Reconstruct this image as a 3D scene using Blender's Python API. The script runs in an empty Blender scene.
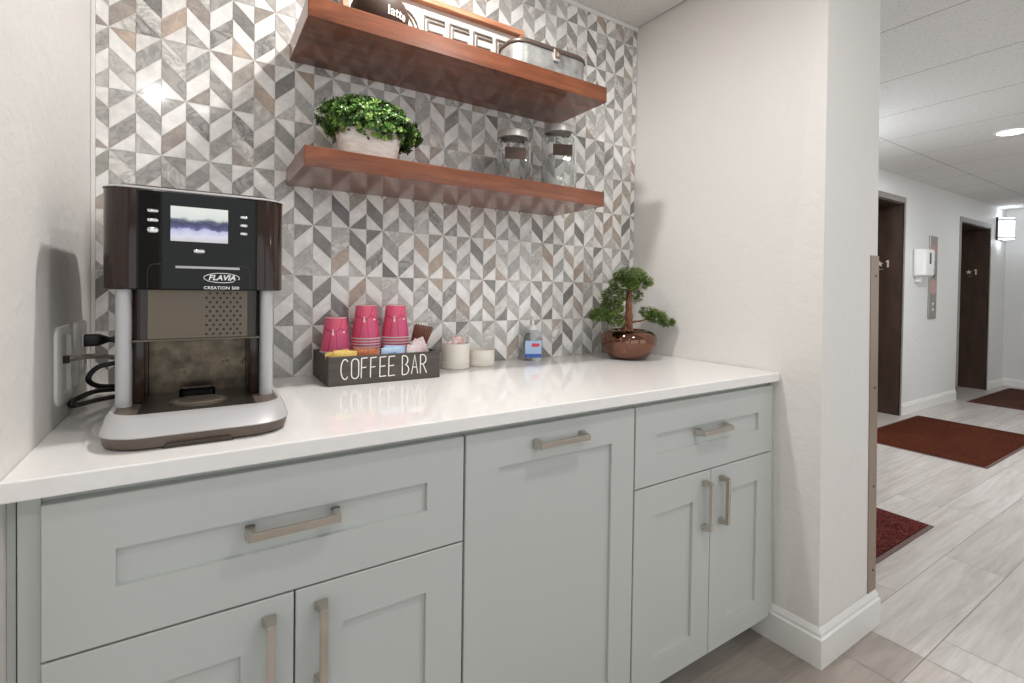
import bpy, bmesh, math, random
from mathutils import Vector, Matrix
from mathutils import noise as mnoise

SC = bpy.context.scene
COL = SC.collection
PI = math.pi

# ------------------------------------------------------------ camera, world, exposure
cam_d = bpy.data.cameras.new('camera')
cam = bpy.data.objects.new('camera', cam_d); COL.objects.link(cam)
_f, _ppy = 491.6425, 297.7099
_yaw, _pit, _rol = math.radians(32.4835), math.radians(-0.8653), math.radians(0.7846)
_r = Vector((math.cos(_yaw), -math.sin(_yaw), 0)); _w = Vector((math.sin(_yaw), math.cos(_yaw), 0)); _u = Vector((0, 0, 1))
_w, _u = _w*math.cos(_pit)+_u*math.sin(_pit), _u*math.cos(_pit)-_w*math.sin(_pit)
_r, _u = _r*math.cos(_rol)+_u*math.sin(_rol), _u*math.cos(_rol)-_r*math.sin(_rol)
cam.matrix_world = Matrix(((_r.x, _u.x, -_w.x, 0.2194), (_r.y, _u.y, -_w.y, -1.5367), (_r.z, _u.z, -_w.z, 1.1731), (0, 0, 0, 1)))
cam_d.sensor_width = 36; cam_d.lens = _f*36/1024
cam_d.shift_y = -(341.5-_ppy)/1024
cam_d.clip_start = .02
SC.camera = cam
SC.view_settings.view_transform = 'Standard'; SC.view_settings.look = 'None'
SC.view_settings.gamma = 1; SC.view_settings.use_curve_mapping = False
SC.view_settings.exposure = 0.15
world = bpy.data.worlds.new('world'); SC.world = world; world.use_nodes = True
world.node_tree.nodes['Background'].inputs[0].default_value = (.93, .97, 1, 1)
world.node_tree.nodes['Background'].inputs[1].default_value = 1.15
SC.cycles.max_bounces = 10; SC.cycles.diffuse_bounces = 6; SC.cycles.glossy_bounces = 5
SC.cycles.transmission_bounces = 10; SC.cycles.transparent_max_bounces = 12
SC.cycles.sample_clamp_indirect = 6; SC.cycles.caustics_reflective = False; SC.cycles.caustics_refractive = False

# ------------------------------------------------------------ helpers
def lin(c):
    c = c/255
    return c/12.92 if c <= .04045 else ((c+.055)/1.055)**2.4
def rgb(r, g, b): return (lin(r), lin(g), lin(b), 1)

def mat(name, col=(.8, .8, .8, 1), rough=.5, metal=0, spec=.5, coat=0, trans=0, ior=1.45, emit=None, estr=0, coat_rough=.05):
    m = bpy.data.materials.new(name); m.use_nodes = True
    b = m.node_tree.nodes['Principled BSDF']
    b.inputs['Base Color'].default_value = col; b.inputs['Roughness'].default_value = rough
    b.inputs['Metallic'].default_value = metal; b.inputs['Specular IOR Level'].default_value = spec
    b.inputs['Coat Weight'].default_value = coat; b.inputs['Coat Roughness'].default_value = coat_rough
    b.inputs['Transmission Weight'].default_value = trans; b.inputs['IOR'].default_value = ior
    if emit: b.inputs['Emission Color'].default_value = emit; b.inputs['Emission Strength'].default_value = estr
    return m
class NT:
    def __init__(s, m): s.t = m.node_tree; s.b = s.t.nodes['Principled BSDF']
    def n(s, typ, **kw):
        x = s.t.nodes.new(typ)
        for k, v in kw.items():
            if k in x.inputs: x.inputs[k].default_value = v
            else: setattr(x, k, v)
        return x
    def l(s, a, b): s.t.links.new(a, b)
    def coords(s, scale=(1, 1, 1), rot=(0, 0, 0)):
        tc = s.n('ShaderNodeTexCoord'); mp = s.n('ShaderNodeMapping')
        mp.inputs['Scale'].default_value = scale; mp.inputs['Rotation'].default_value = rot
        s.l(tc.outputs['Object'], mp.inputs['Vector']); return mp.outputs['Vector']
    def noise(s, vec, scale, detail=4, rough=.5, dist=0):
        x = s.n('ShaderNodeTexNoise'); x.inputs['Scale'].default_value = scale; x.inputs['Detail'].default_value = detail
        x.inputs['Roughness'].default_value = rough; x.inputs['Distortion'].default_value = dist
        if vec is not None: s.l(vec, x.inputs['Vector'])
        return x.outputs['Fac']
    def ramp(s, fac, stops):
        x = s.n('ShaderNodeValToRGB'); e = x.color_ramp.elements
        while len(e) < len(stops): e.new(.5)
        for i, (p, c) in enumerate(stops): e[i].position = p; e[i].color = c
        s.l(fac, x.inputs['Fac']); return x.outputs['Color']
    def mix(s, fac, a, b, mode='MIX'):
        x = s.n('ShaderNodeMix', data_type='RGBA', blend_type=mode)
        for v, i in ((fac, 0), (a, 6), (b, 7)):
            if hasattr(v, 'links'): s.l(v, x.inputs[i])
            else: x.inputs[i].default_value = v
        return x.outputs[2]
    def bump(s, h, strength=.2, dist=.001):
        x = s.n('ShaderNodeBump'); x.inputs['Strength'].default_value = strength; x.inputs['Distance'].default_value = dist
        s.l(h, x.inputs['Height']); s.l(x.outputs['Normal'], s.b.inputs['Normal']); return x

def box(bm, x0, x1, y0, y1, z0, z1, bev=0, seg=2):
    vs = [bm.verts.new((x, y, z)) for x in (x0, x1) for y in (y0, y1) for z in (z0, z1)]
    fs = [bm.faces.new([vs[i] for i in q]) for q in ((0, 1, 3, 2), (4, 6, 7, 5), (0, 4, 5, 1), (2, 3, 7, 6), (0, 2, 6, 4), (1, 5, 7, 3))]
    if bev:
        es = list({e for f in fs for e in f.edges})
        bmesh.ops.bevel(bm, geom=es, offset=bev, segments=seg, affect='EDGES', profile=.5)
    return fs
def ring_pts(cx, cy, hx, hy, r, n=6):
    r = min(r, hx-1e-5, hy-1e-5); out = []
    for k, (sx, sy) in enumerate(((1, 1), (-1, 1), (-1, -1), (1, -1))):
        for i in range(n+1):
            a = PI/2*k + PI/2*i/n
            out.append((cx+sx*(hx-r)+r*math.cos(a), cy+sy*(hy-r)+r*math.sin(a)))
    return out
def loft(bm, rings, cap0=True, cap1=True):
    """rings: list of lists of 3D points, same count, closed loops"""
    prev = None; first = None
    for rg in rings:
        vs = [bm.verts.new(p) for p in rg]
        if prev:
            n = len(vs)
            for i in range(n): bm.faces.new((prev[i], prev[(i+1) % n], vs[(i+1) % n], vs[i]))
        else: first = vs
        prev = vs
    if cap0: bm.faces.new(list(reversed(first)))
    if cap1: bm.faces.new(prev)
def rrloft(bm, rows, n=6, cap0=True, cap1=True):
    """rows: (cx,cy,hx,hy,r,z)"""
    loft(bm, [[(x, y, z) for x, y in ring_pts(cx, cy, hx, hy, r, n)] for cx, cy, hx, hy, r, z in rows], cap0, cap1)
def lathe(bm, prof, cx=0, cy=0, seg=40, cap0=True, cap1=True):
    loft(bm, [[(cx+r*math.cos(2*PI*i/seg), cy+r*math.sin(2*PI*i/seg), z) for i in range(seg)] for r, z in prof], cap0, cap1)
def tube(bm, pts, rad, seg=8, caps=True):
    pts = [Vector(p) for p in pts]; rings = []
    rads = rad if isinstance(rad, (list, tuple)) else [rad]*len(pts)
    up = None
    for i, p in enumerate(pts):
        t = (pts[min(i+1, len(pts)-1)]-pts[max(i-1, 0)]).normalized()
        if up is None: up = t.orthogonal().normalized()
        up = (up - t*up.dot(t)).normalized(); s = t.cross(up)
        rings.append([p+(up*math.cos(2*PI*k/seg)+s*math.sin(2*PI*k/seg))*rads[i] for k in range(seg)])
    loft(bm, rings, caps, caps)
def smooth_path(pts, n=6):
    P = [Vector(p) for p in pts]; P = [P[0]*2-P[1]]+P+[P[-1]*2-P[-2]]; out = []
    for i in range(1, len(P)-2):
        for k in range(n):
            t = k/n; a, b, c, d = P[i-1:i+3]
            out.append(.5*((2*b)+(c-a)*t+(2*a-5*b+4*c-d)*t*t+(3*b-a-3*c+d)*t**3))
    out.append(P[-2]); return out

def wloc(o):
    v = Vector((0, 0, 0))
    while o is not None: v += o.location; o = o.parent
    return v
def obj(name, bm, m, parent=None, smooth=False, angle=None, origin=None, recalc=True):
    if recalc: bmesh.ops.recalc_face_normals(bm, faces=bm.faces[:])
    off = wloc(parent) if parent else Vector(origin or (0, 0, 0))
    bmesh.ops.translate(bm, verts=bm.verts[:], vec=-off)
    me = bpy.data.meshes.new(name); 
    if smooth:
        for f in bm.faces: f.smooth = True
        lim = math.radians(angle or 35)
        for e in bm.edges:
            if len(e.link_faces) == 2 and e.calc_face_angle(0) > lim: e.smooth = False
    bm.to_mesh(me); bm.free()
    for x in (m if isinstance(m, (list, tuple)) else [m]): me.materials.append(x)
    o = bpy.data.objects.new(name, me); COL.objects.link(o)
    if parent: o.parent = parent
    else: o.location = off
    return o
def thing(name, label, cat, loc=(0, 0, 0), group=None):
    o = bpy.data.objects.new(name, None); COL.objects.link(o); o.location = loc; o.empty_display_size = .02
    o['label'] = label; o['category'] = cat
    if group: o['group'] = group
    return o
def tag(o, label, cat, group=None):
    o['label'] = label; o['category'] = cat
    if group: o['group'] = group
    return o
def struct(name, bm, m, **kw):
    o = obj(name, bm, m, **kw); o['kind'] = 'structure'; return o
def dup(root, loc, label=None, rotz=None):
    r = root.copy(); COL.objects.link(r); r.location = loc
    if rotz is not None: r.rotation_euler[2] = rotz
    if label: r['label'] = label
    for ch in list(root.children):
        c = ch.copy(); COL.objects.link(c); c.parent = r
        for g in ch.children:
            d = g.copy(); COL.objects.link(d); d.parent = c
    return r
def text_bm(body, size, depth=.0004, shear=0, offset=0, space=1, align='CENTER'):
    """text in the x/z plane facing -y, centred at the origin, as a bmesh"""
    cu = bpy.data.curves.new('txt', 'FONT'); cu.body = body; cu.size = size; cu.extrude = depth; cu.shear = shear
    cu.offset = offset; cu.space_character = space; cu.align_x = align; cu.align_y = 'CENTER'; cu.resolution_u = 3
    o = bpy.data.objects.new('txt', cu); COL.objects.link(o)
    dg = bpy.context.evaluated_depsgraph_get()
    me = bpy.data.meshes.new_from_object(o.evaluated_get(dg))
    bm = bmesh.new(); bm.from_mesh(me)
    bpy.data.objects.remove(o); bpy.data.meshes.remove(me); bpy.data.curves.remove(cu)
    bmesh.ops.rotate(bm, verts=bm.verts[:], cent=(0, 0, 0), matrix=Matrix.Rotation(PI/2, 3, 'X'))
    return bm
def move(bm, v): bmesh.ops.translate(bm, verts=bm.verts[:], vec=v); return bm
def ribbon(bm, pts, w, y0, y1, closed=False):
    """stroke of width w through (x,z) points, from y0 to y1"""
    P = [Vector((p[0], p[1])) for p in pts]; n = len(P); L = []; R = []
    for i in range(n):
        if closed: a, b = P[(i-1) % n], P[(i+1) % n]
        else: a, b = P[max(i-1, 0)], P[min(i+1, n-1)]
        d1 = (P[i]-a).normalized() if (P[i]-a).length > 1e-9 else (b-P[i]).normalized()
        d2 = (b-P[i]).normalized() if (b-P[i]).length > 1e-9 else d1
        t = (d1+d2); t = t.normalized() if t.length > 1e-6 else d1
        nn = Vector((-t.y, t.x)); k = 1/max(.5, math.sqrt(max(0, (1+d1.dot(d2))/2)))
        L.append(P[i]+nn*w/2*k); R.append(P[i]-nn*w/2*k)
    rows = [[bm.verts.new((q.x, y, q.y)) for q in S] for S, y in ((L, y0), (R, y0), (R, y1), (L, y1))]
    m = n if closed else n-1
    for i in range(m):
        j = (i+1) % n
        for a in range(4):
            b = (a+1) % 4
            bm.faces.new((rows[a][i], rows[b][i], rows[b][j], rows[a][j]))
    if not closed:
        bm.faces.new([rows[a][0] for a in range(4)]); bm.faces.new([rows[a][-1] for a in (3, 2, 1, 0)])
def face_attr(me, name, vals):
    a = me.attributes.new(name, 'FLOAT_COLOR', 'FACE')
    for i, v in enumerate(vals): a.data[i].color = v

# ------------------------------------------------------------ lamps in the ceiling
M_lamp = mat('lamp_glow', (1, 1, 1, 1), emit=(1, .97, .92, 1), estr=14)
M_trimwhite = mat('lamp_trim_white', rgb(235, 235, 233), .4)
CEIL = 2.322
def downlight(x, y, label, power, col=(1, .98, .955), r=.075, soft=.075):
    t = thing('recessed_downlight', label, 'ceiling light', (x, y, CEIL), 'recessed downlights')
    b = bmesh.new(); lathe(b, [(r+.02, CEIL), (r+.018, CEIL-.006), (r+.002, CEIL-.008), (r, CEIL-.002)], x, y, 36, False, False); obj('trim_ring', b, M_trimwhite, t, True)
    b = bmesh.new(); lathe(b, [(r+.001, CEIL-.001), (r, CEIL-.004)], x, y, 36); obj('lens', b, M_lamp, t)
    ld = bpy.data.lights.new('downlight_lamp', 'AREA'); ld.shape = 'DISK'; ld.size = soft*2; ld.energy = power; ld.color = col
    lo = bpy.data.objects.new('lamp', ld); COL.objects.link(lo); lo.parent = t; lo.location = (0, 0, -.015)
    return t
downlight(.78, -.46, 'round recessed downlight in the ceiling above the coffee counter', 11, soft=.04)
downlight(0.0, -2.06, 'round recessed downlight at the left end of the lobby ceiling', 4.5, soft=.035)
downlight(1.2, -1.35, 'round recessed downlight in the lobby ceiling before the right-hand cabinets', 6)  # unseen lamp, added to fill the cabinet fronts with light
downlight(3.0, -2.3, 'round recessed downlight in the lobby ceiling facing the pillar', 2.5)  # another unseen lamp, added for even fill in the lobby
downlight(4.97, -.5, 'round recessed downlight glowing in the corridor ceiling before the elevators', 30, (.97, .98, 1))
downlight(7.6, -.5, 'round recessed downlight in the corridor ceiling near the far wall', 5, (.93, .96, 1))

# ------------------------------------------------------------ materials of the setting
def wall_mat(name, c):
    m = mat(name, c, .5, spec=.35); t = NT(m)
    v = t.coords()
    a = t.noise(v, 26, 5, .55, .6); b2 = t.noise(v, 9, 3, .5, .3)
    s = t.n('ShaderNodeMath', operation='ADD'); t.l(a, s.inputs[0]); t.l(b2, s.inputs[1])
    t.bump(s.outputs[0], .38, .007); return m
M_wall = wall_mat('painted_textured_plaster', rgb(226, 223, 219))
M_wall2 = wall_mat('painted_corridor_plaster', rgb(222, 222, 219))
M_base = mat('white_gloss_baseboard', rgb(232, 231, 228), .3)

# tiles: white / grey / tan marble, colour of every piece kept as a face attribute
M_tile = mat('marble_mosaic', (.8, .8, .8, 1), .09, spec=.5); t = NT(M_tile)
at = t.n('ShaderNodeAttribute', attribute_name='piece')
v = t.coords()
sep = t.n('ShaderNodeSeparateColor'); 
at2 = t.n('ShaderNodeAttribute', attribute_name='offset')
add = t.n('ShaderNodeVectorMath', operation='ADD'); t.l(v, add.inputs[0]); t.l(at2.outputs['Color'], add.inputs[1])
vein = t.noise(add.outputs[0], 16, 6, .62, 1.6)
veinc = t.ramp(vein, [(.38, (0, 0, 0, 1)), (.47, (.5, .5, .5, 1)), (.5, (1, 1, 1, 1)), (.53, (.5, .5, .5, 1)), (.64, (0, 0, 0, 1))])
cloud = t.noise(add.outputs[0], 24, 4, .6, .8)
cl = t.ramp(cloud, [(.3, (.86, .86, .86, 1)), (.7, (1.10, 1.10, 1.10, 1))])
c1 = t.mix(1.0, at.outputs['Color'], cl, 'MULTIPLY')
f2 = t.n('ShaderNodeMath', operation='MULTIPLY'); t.l(at.outputs['Alpha'], f2.inputs[0]); t.l(veinc, f2.inputs[1])
c2 = t.mix(f2.outputs[0], c1, rgb(122, 119, 116))
t.l(c2, t.b.inputs['Base Color'])
M_grout = mat('tile_grout', rgb(214, 211, 206), .7)

# floor planks
M_floor = mat('plank_porcelain', (.6, .6, .6, 1), .33, spec=.45); t = NT(M_floor)
at = t.n('ShaderNodeAttribute', attribute_name='piece'); at2 = t.n('ShaderNodeAttribute', attribute_name='offset')
v = t.coords((.6, 7, 1))
add = t.n('ShaderNodeVectorMath', operation='ADD'); t.l(v, add.inputs[0]); t.l(at2.outputs['Color'], add.inputs[1])
g1 = t.noise(add.outputs[0], 2.4, 6, .62, 1.2); g2 = t.noise(add.outputs[0], 9, 5, .65, .6)
ga = t.ramp(g1, [(.28, rgb(176, 168, 161)), (.5, rgb(196, 189, 184)), (.72, rgb(209, 204, 199))])
gb = t.ramp(g2, [(.3, (.90, .89, .88, 1)), (.65, (1.03, 1.03, 1.03, 1))])
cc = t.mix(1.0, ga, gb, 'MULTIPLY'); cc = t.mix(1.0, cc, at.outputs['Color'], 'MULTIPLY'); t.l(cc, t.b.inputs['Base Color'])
M_fgrout = mat('floor_grout', rgb(150, 141, 132), .8)

# ceiling panels
M_ceil = mat('speckled_ceiling_panel', rgb(222, 220, 217), .8); t = NT(M_ceil)
v = t.coords(); sp = t.noise(v, 120, 3, .6)
cc = t.ramp(sp, [(.33, rgb(196, 193, 189)), (.43, rgb(222, 220, 217)), (1, rgb(224, 222, 219))]); t.l(cc, t.b.inputs['Base Color'])
t.bump(sp, .35, .002)
M_joint = mat('ceiling_joint', rgb(120, 117, 112), .8)

# ------------------------------------------------------------ backsplash wall (tiles)
random.seed(11)
X0, TW, TH, CT = 0.0336, 0.0520, 0.1469, 0.915
W, YF, RW = 1.829, -.77, .46
b = bmesh.new(); cols = []; offs = []
HAND = {}
def hand(txt):
    C_ = dict(L=(rgb(208, 205, 201), .4), G=(rgb(194, 192, 188), .6), M=(rgb(182, 179, 175), .6), D=(rgb(152, 150, 148), .7), K=(rgb(118, 116, 114), .6), T=(rgb(202, 184, 169), .4), B=(rgb(180, 170, 162), .5), S=(rgb(184, 182, 180), 1.0), E=(rgb(170, 170, 162), .4))
    for w_ in txt.split():
        p = w_.split(','); HAND[(int(p[0]), int(p[1]), int(p[2]))] = C_[p[3]]
# column, row, piece from the top, tone
hand('''8,2,2,L 9,2,1,D 9,2,3,L 10,2,0,L 10,2,2,T 11,2,1,D 11,2,3,L 12,2,0,D 12,2,2,S 7,3,3,G 8,3,2,D 9,3,3,M 9,3,1,L 10,3,2,K 11,3,1,B 11,3,3,D 12,3,2,D
13,3,1,B 13,3,3,M 14,3,2,M 14,3,0,B 15,3,1,B 15,3,3,L 16,3,2,S 16,3,0,B 17,3,1,B 17,3,3,S 18,3,2,B 18,3,0,B 19,3,1,B 19,3,3,G 20,3,2,B 21,3,1,M
13,2,1,M 13,2,3,K 14,2,0,L 14,2,2,S 15,2,1,T 15,2,3,B 16,2,0,B 16,2,2,T 17,2,1,G 17,2,3,T 18,2,0,B 18,2,2,G 19,2,1,D 19,2,3,G 20,2,0,T 20,2,2,B 21,2,3,T 21,2,1,L
13,1,1,L 13,1,3,L 14,1,0,D 14,1,2,L 15,1,1,G 15,1,3,L 16,1,0,T 16,1,2,D 17,1,1,S 17,1,3,B 18,1,0,L 18,1,2,B 19,1,1,B 19,1,3,G 20,1,0,D 20,1,2,B 21,1,1,M 21,1,3,D
8,1,0,D 8,1,2,G 9,1,1,D 9,1,3,D 10,1,0,L 10,1,2,D 11,1,1,T 11,1,3,L 12,1,2,L 7,0,1,E 8,0,2,E 8,0,0,L 9,0,1,E 9,0,3,L
-1,6,3,B -1,5,1,G -1,5,3,L 0,5,0,T 0,5,2,L 1,5,1,G 1,5,3,L 2,5,0,L 2,5,2,M 3,5,1,G 3,5,3,B 0,6,2,B 1,6,3,S 1,6,1,D 2,6,2,T 3,6,3,G 3,6,1,B 4,6,2,S 5,6,3,T 5,6,1,D 6,6,2,S 6,6,0,B 7,6,1,L 7,6,3,L
4,5,0,B 4,5,2,M 5,5,1,B 5,5,3,M 6,5,0,B 6,5,2,T 7,5,1,D 7,5,3,L -1,4,1,G -1,4,3,B 0,4,0,G 0,4,2,M 1,4,1,G 1,4,3,L 2,4,0,G 2,4,2,B 3,4,1,S 3,4,3,L 4,4,0,G 4,4,2,G 5,4,1,S 5,4,3,B 6,4,0,L 6,4,2,M 7,4,1,E 7,4,3,L
-1,3,1,E 0,3,0,G 0,3,2,G 1,3,1,M 2,3,0,M 2,3,2,M 3,3,1,M 4,3,0,G 4,3,2,M 5,3,1,S 6,3,0,M 6,3,2,M 7,3,1,M''')
tones = [(rgb(192, 190, 187), .35)]*6+[(rgb(206, 204, 200), .3)]*6+[(rgb(188, 185, 181), .6)]*7+[(rgb(174, 171, 168), .7)]*4+[(rgb(190, 178, 168), .4)]*3+[(rgb(184, 166, 152), .3)]*1+[(rgb(142, 140, 138), .5)]*2+[(rgb(216, 213, 209), .5)]*4
whites = [(rgb(244, 242, 239), .05)]*7+[(rgb(239, 236, 232), .15)]*4+[(rgb(232, 229, 224), .6)]*2
d = TH/3; ZT = 2.306
def clip_poly(P, f):
    out = []
    for i in range(len(P)):
        a, c = P[i], P[(i+1) % len(P)]; fa, fc = f(a), f(c)
        if fa >= 0: out.append(a)
        if (fa >= 0) != (fc >= 0):
            s = fa/(fa-fc); out.append((a[0]+(c[0]-a[0])*s, a[1]+(c[1]-a[1])*s))
    return out
def shrink(P, g):
    n = len(P); C2 = (sum(p[0] for p in P)/n, sum(p[1] for p in P)/n); L = []
    A = sum(P[i][0]*P[(i+1) % n][1]-P[(i+1) % n][0]*P[i][1] for i in range(n))
    sgn = 1 if A > 0 else -1
    for i in range(n):
        a, c = Vector(P[i]), Vector(P[(i+1) % n]); t_ = (c-a)
        if t_.length < 1e-6: continue
        t_.normalize(); nn = Vector((-t_.y, t_.x))*sgn; L.append((a+nn*g, t_))
    out = []
    for i in range(len(L)):
        (p, u), (q, w_) = L[i-1], L[i]; den = u.x*w_.y-u.y*w_.x
        if abs(den) < 1e-6: out.append(tuple(q)); continue
        s = ((q-p).x*w_.y-(q-p).y*w_.x)/den; out.append(tuple(p+u*s))
    return out
def nfaces(): return len(b.faces)
for k in range(-1, 35):
    xa, xb = X0+k*TW, X0+(k+1)*TW
    for n in range(0, 10):
        z0 = CT+n*TH
        for s in range(4):
            # at an odd row line the star sits on odd column lines; pieces fall away from the star of the row's top line
            top_odd = ((n+1) % 2 == 1)
            left_is_star = ((k % 2 != 0) == top_odd)
            def zz(m_, star):      # height of division m_ (0..) measured from the row's top on the star / other side
                return z0+TH-d*m_
            if s == 0: st, ot = (0, 0), (0, 1)
            elif s == 1: st, ot = (0, 1), (1, 2)
            elif s == 2: st, ot = (1, 2), (2, 3)
            else: st, ot = (2, 3), (3, 3)
            sx, ox = (xa, xb) if left_is_star else (xb, xa)
            P = [(sx, zz(st[0], 1)), (sx, zz(st[1], 1)), (ox, zz(ot[1], 0)), (ox, zz(ot[0], 0))]
            Q = []
            for p in P:
                if not Q or abs(p[0]-Q[-1][0])+abs(p[1]-Q[-1][1]) > 1e-7: Q.append(p)
            if abs(Q[0][0]-Q[-1][0])+abs(Q[0][1]-Q[-1][1]) < 1e-7: Q.pop()
            Q = clip_poly(Q, lambda p: p[0]-.0085); Q = clip_poly(Q, lambda p: W-.004-p[0]); Q = clip_poly(Q, lambda p: ZT-p[1])
            if len(Q) < 3: continue
            Q = shrink(Q, .0006)
            ar = abs(sum(Q[i][0]*Q[(i+1) % len(Q)][1]-Q[(i+1) % len(Q)][0]*Q[i][1] for i in range(len(Q))))
            if ar < 1e-5: continue
            grey = ((s + k) % 2 == 0)
            tone = random.choice(tones if grey else whites); tone = HAND.get((k, n, s), tone) if grey else tone
            vs = [b.verts.new((p[0], 0.0, p[1])) for p in Q]
            try: f = b.faces.new(vs)
            except ValueError: continue
            f.normal_update()
            if f.normal.y > 0: f.normal_flip()
            cols.append((*tone[0][:3], tone[1])); o_ = (random.random()*.6, 0, random.random()*.6)
            if random.random() < .35: o_ = (0, 0, 0)
            offs.append((*o_, 1)); f.material_index = 0
nt = len(b.faces)
for (x0, x1, z0, z1, y, y2) in ((-.0, W+.03, 0, CEIL+.05, .0012, .06),):
    fs = box(b, x0, x1, y, y2, z0, z1)
    for f in fs: f.material_index = 1; cols.append((1, 1, 1, 0)); offs.append((0, 0, 0, 0))
wb = struct('wall_back', b, [M_tile, M_grout], recalc=False)
face_attr(wb.data, 'piece', cols); face_attr(wb.data, 'offset', offs)
wb.location.y = 0
b = bmesh.new(); box(b, 0, W, -.006, .001, 2.304, CEIL-.001, .001); struct('trim_1', b, M_base)
b = bmesh.new(); box(b, 0.0005, .0085, -.004, .0008, .9155, 2.303, .001); struct('trim_2', b, M_base)

# left block wall
b = bmesh.new(); box(b, -.42, 0, -.77, .06, 0, CEIL+.05, .004); struct('wall_left', b, M_wall)
# pillar on the right (slightly out of plumb), as a solid
b = bmesh.new()
xl = {0: (1.829, 1.838, 1.838), 1: (1.829, 1.834, 1.850), 2: (1.858, 1.872, 1.874)}
zs = (CEIL+.05, .9, 0)
ends = (2.190, 2.232, 2.262)
loops = []
for i, z in enumerate(zs):
    loops.append([(xl[i][0], .0, z), (xl[i][1], -.65, z), (xl[i][2], YF, z), (ends[i], YF, z), (ends[i]+.02, .0, z)])
loft(b, list(reversed(loops)))
pil = struct('wall_right', b, M_wall)
# elevator wall with two openings, end wall, closing walls
OP = [(4.96, 5.99, 2.070), (7.56, 8.59, 2.030)]
b = bmesh.new(); xs = 2.2
for x0, x1, zt in OP:
    box(b, xs, x0, RW, RW+.3, 0, CEIL+.05); box(b, x0, x1, RW, RW+.3, zt, CEIL+.05); xs = x1
box(b, xs, 9.24, RW, RW+.3, 0, CEIL+.05)
struct('wall_corridor', b, M_wall2)
b = bmesh.new(); box(b, 9.24, 9.4, -3.2, RW+.3, 0, CEIL+.05); struct('wall_end', b, M_wall2)
b = bmesh.new(); box(b, -3.2, -.42, -.77, -.62, 0, CEIL+.05); struct('wall_lobby', b, M_wall)
b = bmesh.new(); box(b, 2.19, 2.26, -.0, RW+.3, 0, CEIL+.05); struct('wall_side', b, M_wall)
b = bmesh.new(); box(b, -3.35, -3.2, -3.2, -.62, 0, CEIL+.05); struct('wall_lobby_end', b, M_wall)
# wall behind the photographer with openings added to let world light in as fill
b = bmesh.new()
box(b, -3.2, 9.24, -3.2, -3.05, 0, .5); box(b, -3.2, 9.24, -3.2, -3.05, 2.2, CEIL+.05)
for x in (-3.2, -.9, 1.4, 3.7, 6.0, 8.3): box(b, x, x+(.25 if x < 8 else .94), -3.2, -3.05, .5, 2.2)
struct('wall_front', b, M_wall)

# floor: planks laid in rows, a separate field inside the alcove
random.seed(5)
b = bmesh.new(); cols = []; offs = []
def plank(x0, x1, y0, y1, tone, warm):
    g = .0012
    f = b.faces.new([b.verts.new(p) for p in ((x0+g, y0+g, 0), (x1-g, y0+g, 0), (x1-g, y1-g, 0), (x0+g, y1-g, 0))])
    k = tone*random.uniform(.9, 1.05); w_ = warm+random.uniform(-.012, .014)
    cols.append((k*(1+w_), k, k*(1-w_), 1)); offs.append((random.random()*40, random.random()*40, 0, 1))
def field(x0, x1, ya, yb, wid, joints, L, tone=1.0, warm=0):
    n0 = int(math.floor((ya+.735)/wid)); n1 = int(math.ceil((yb+.735)/wid))
    for n in range(n0, n1):
        y0, y1 = max(ya, -.735+n*wid), min(yb, -.735+(n+1)*wid)
        if y1-y0 < .004: continue
        j = joints.get(n, (n*.47*L) % L); x = x0 - L + ((j-x0) % L)
        while x < x1:
            a, c = max(x, x0), min(x+L, x1)
            if c-a > .004: plank(a, c, y0, y1, tone, warm)
            x += L
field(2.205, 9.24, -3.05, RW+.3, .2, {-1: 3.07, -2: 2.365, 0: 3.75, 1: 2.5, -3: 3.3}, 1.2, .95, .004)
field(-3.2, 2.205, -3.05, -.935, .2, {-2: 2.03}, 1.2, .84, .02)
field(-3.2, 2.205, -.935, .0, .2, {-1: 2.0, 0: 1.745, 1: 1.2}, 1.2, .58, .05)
npl = len(b.faces)
fs = box(b, -3.35, 9.4, -3.2, RW+.6, -.06, -.0012)
for f in fs: f.material_index = 1; cols.append((1, 1, 1, 1)); offs.append((0, 0, 0, 0))
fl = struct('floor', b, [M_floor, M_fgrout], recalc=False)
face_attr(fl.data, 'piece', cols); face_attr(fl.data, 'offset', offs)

# ceiling: panels with fine joints
b = bmesh.new()
def cpan(x0, x1, y0, y1, g=.0022):
    f = b.faces.new([b.verts.new(p) for p in ((x0+g, y0+g, CEIL), (x0+g, y1-g, CEIL), (x1-g, y1-g, CEIL), (x1-g, y0+g, CEIL))])
y = -3.53
for (ya, yb) in ((-3.2, -2.33), (-2.33, -1.13), (-1.13, .07), (.07, RW+.3)):
    x = 2.735-.6*10
    while x < 9.3:
        if not (x < 2.2 and ya >= -1.2): cpan(x, min(x+.6, 9.4), ya, yb)
        x += .6
cpan(0, W, -.77, 0, .003)
cpan(2.235-.0, 2.735, -1.13, .07); cpan(2.235, 2.735, .07, RW+.3)
cpan(-3.265, 2.135, -1.13, -.772)
npn = len(b.faces)
fs = box(b, -3.35, 9.4, -3.2, RW+.6, CEIL+.0015, CEIL+.05)
for f in fs: f.material_index = 1
struct('ceiling', b, [M_ceil, M_joint], recalc=False)

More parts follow.
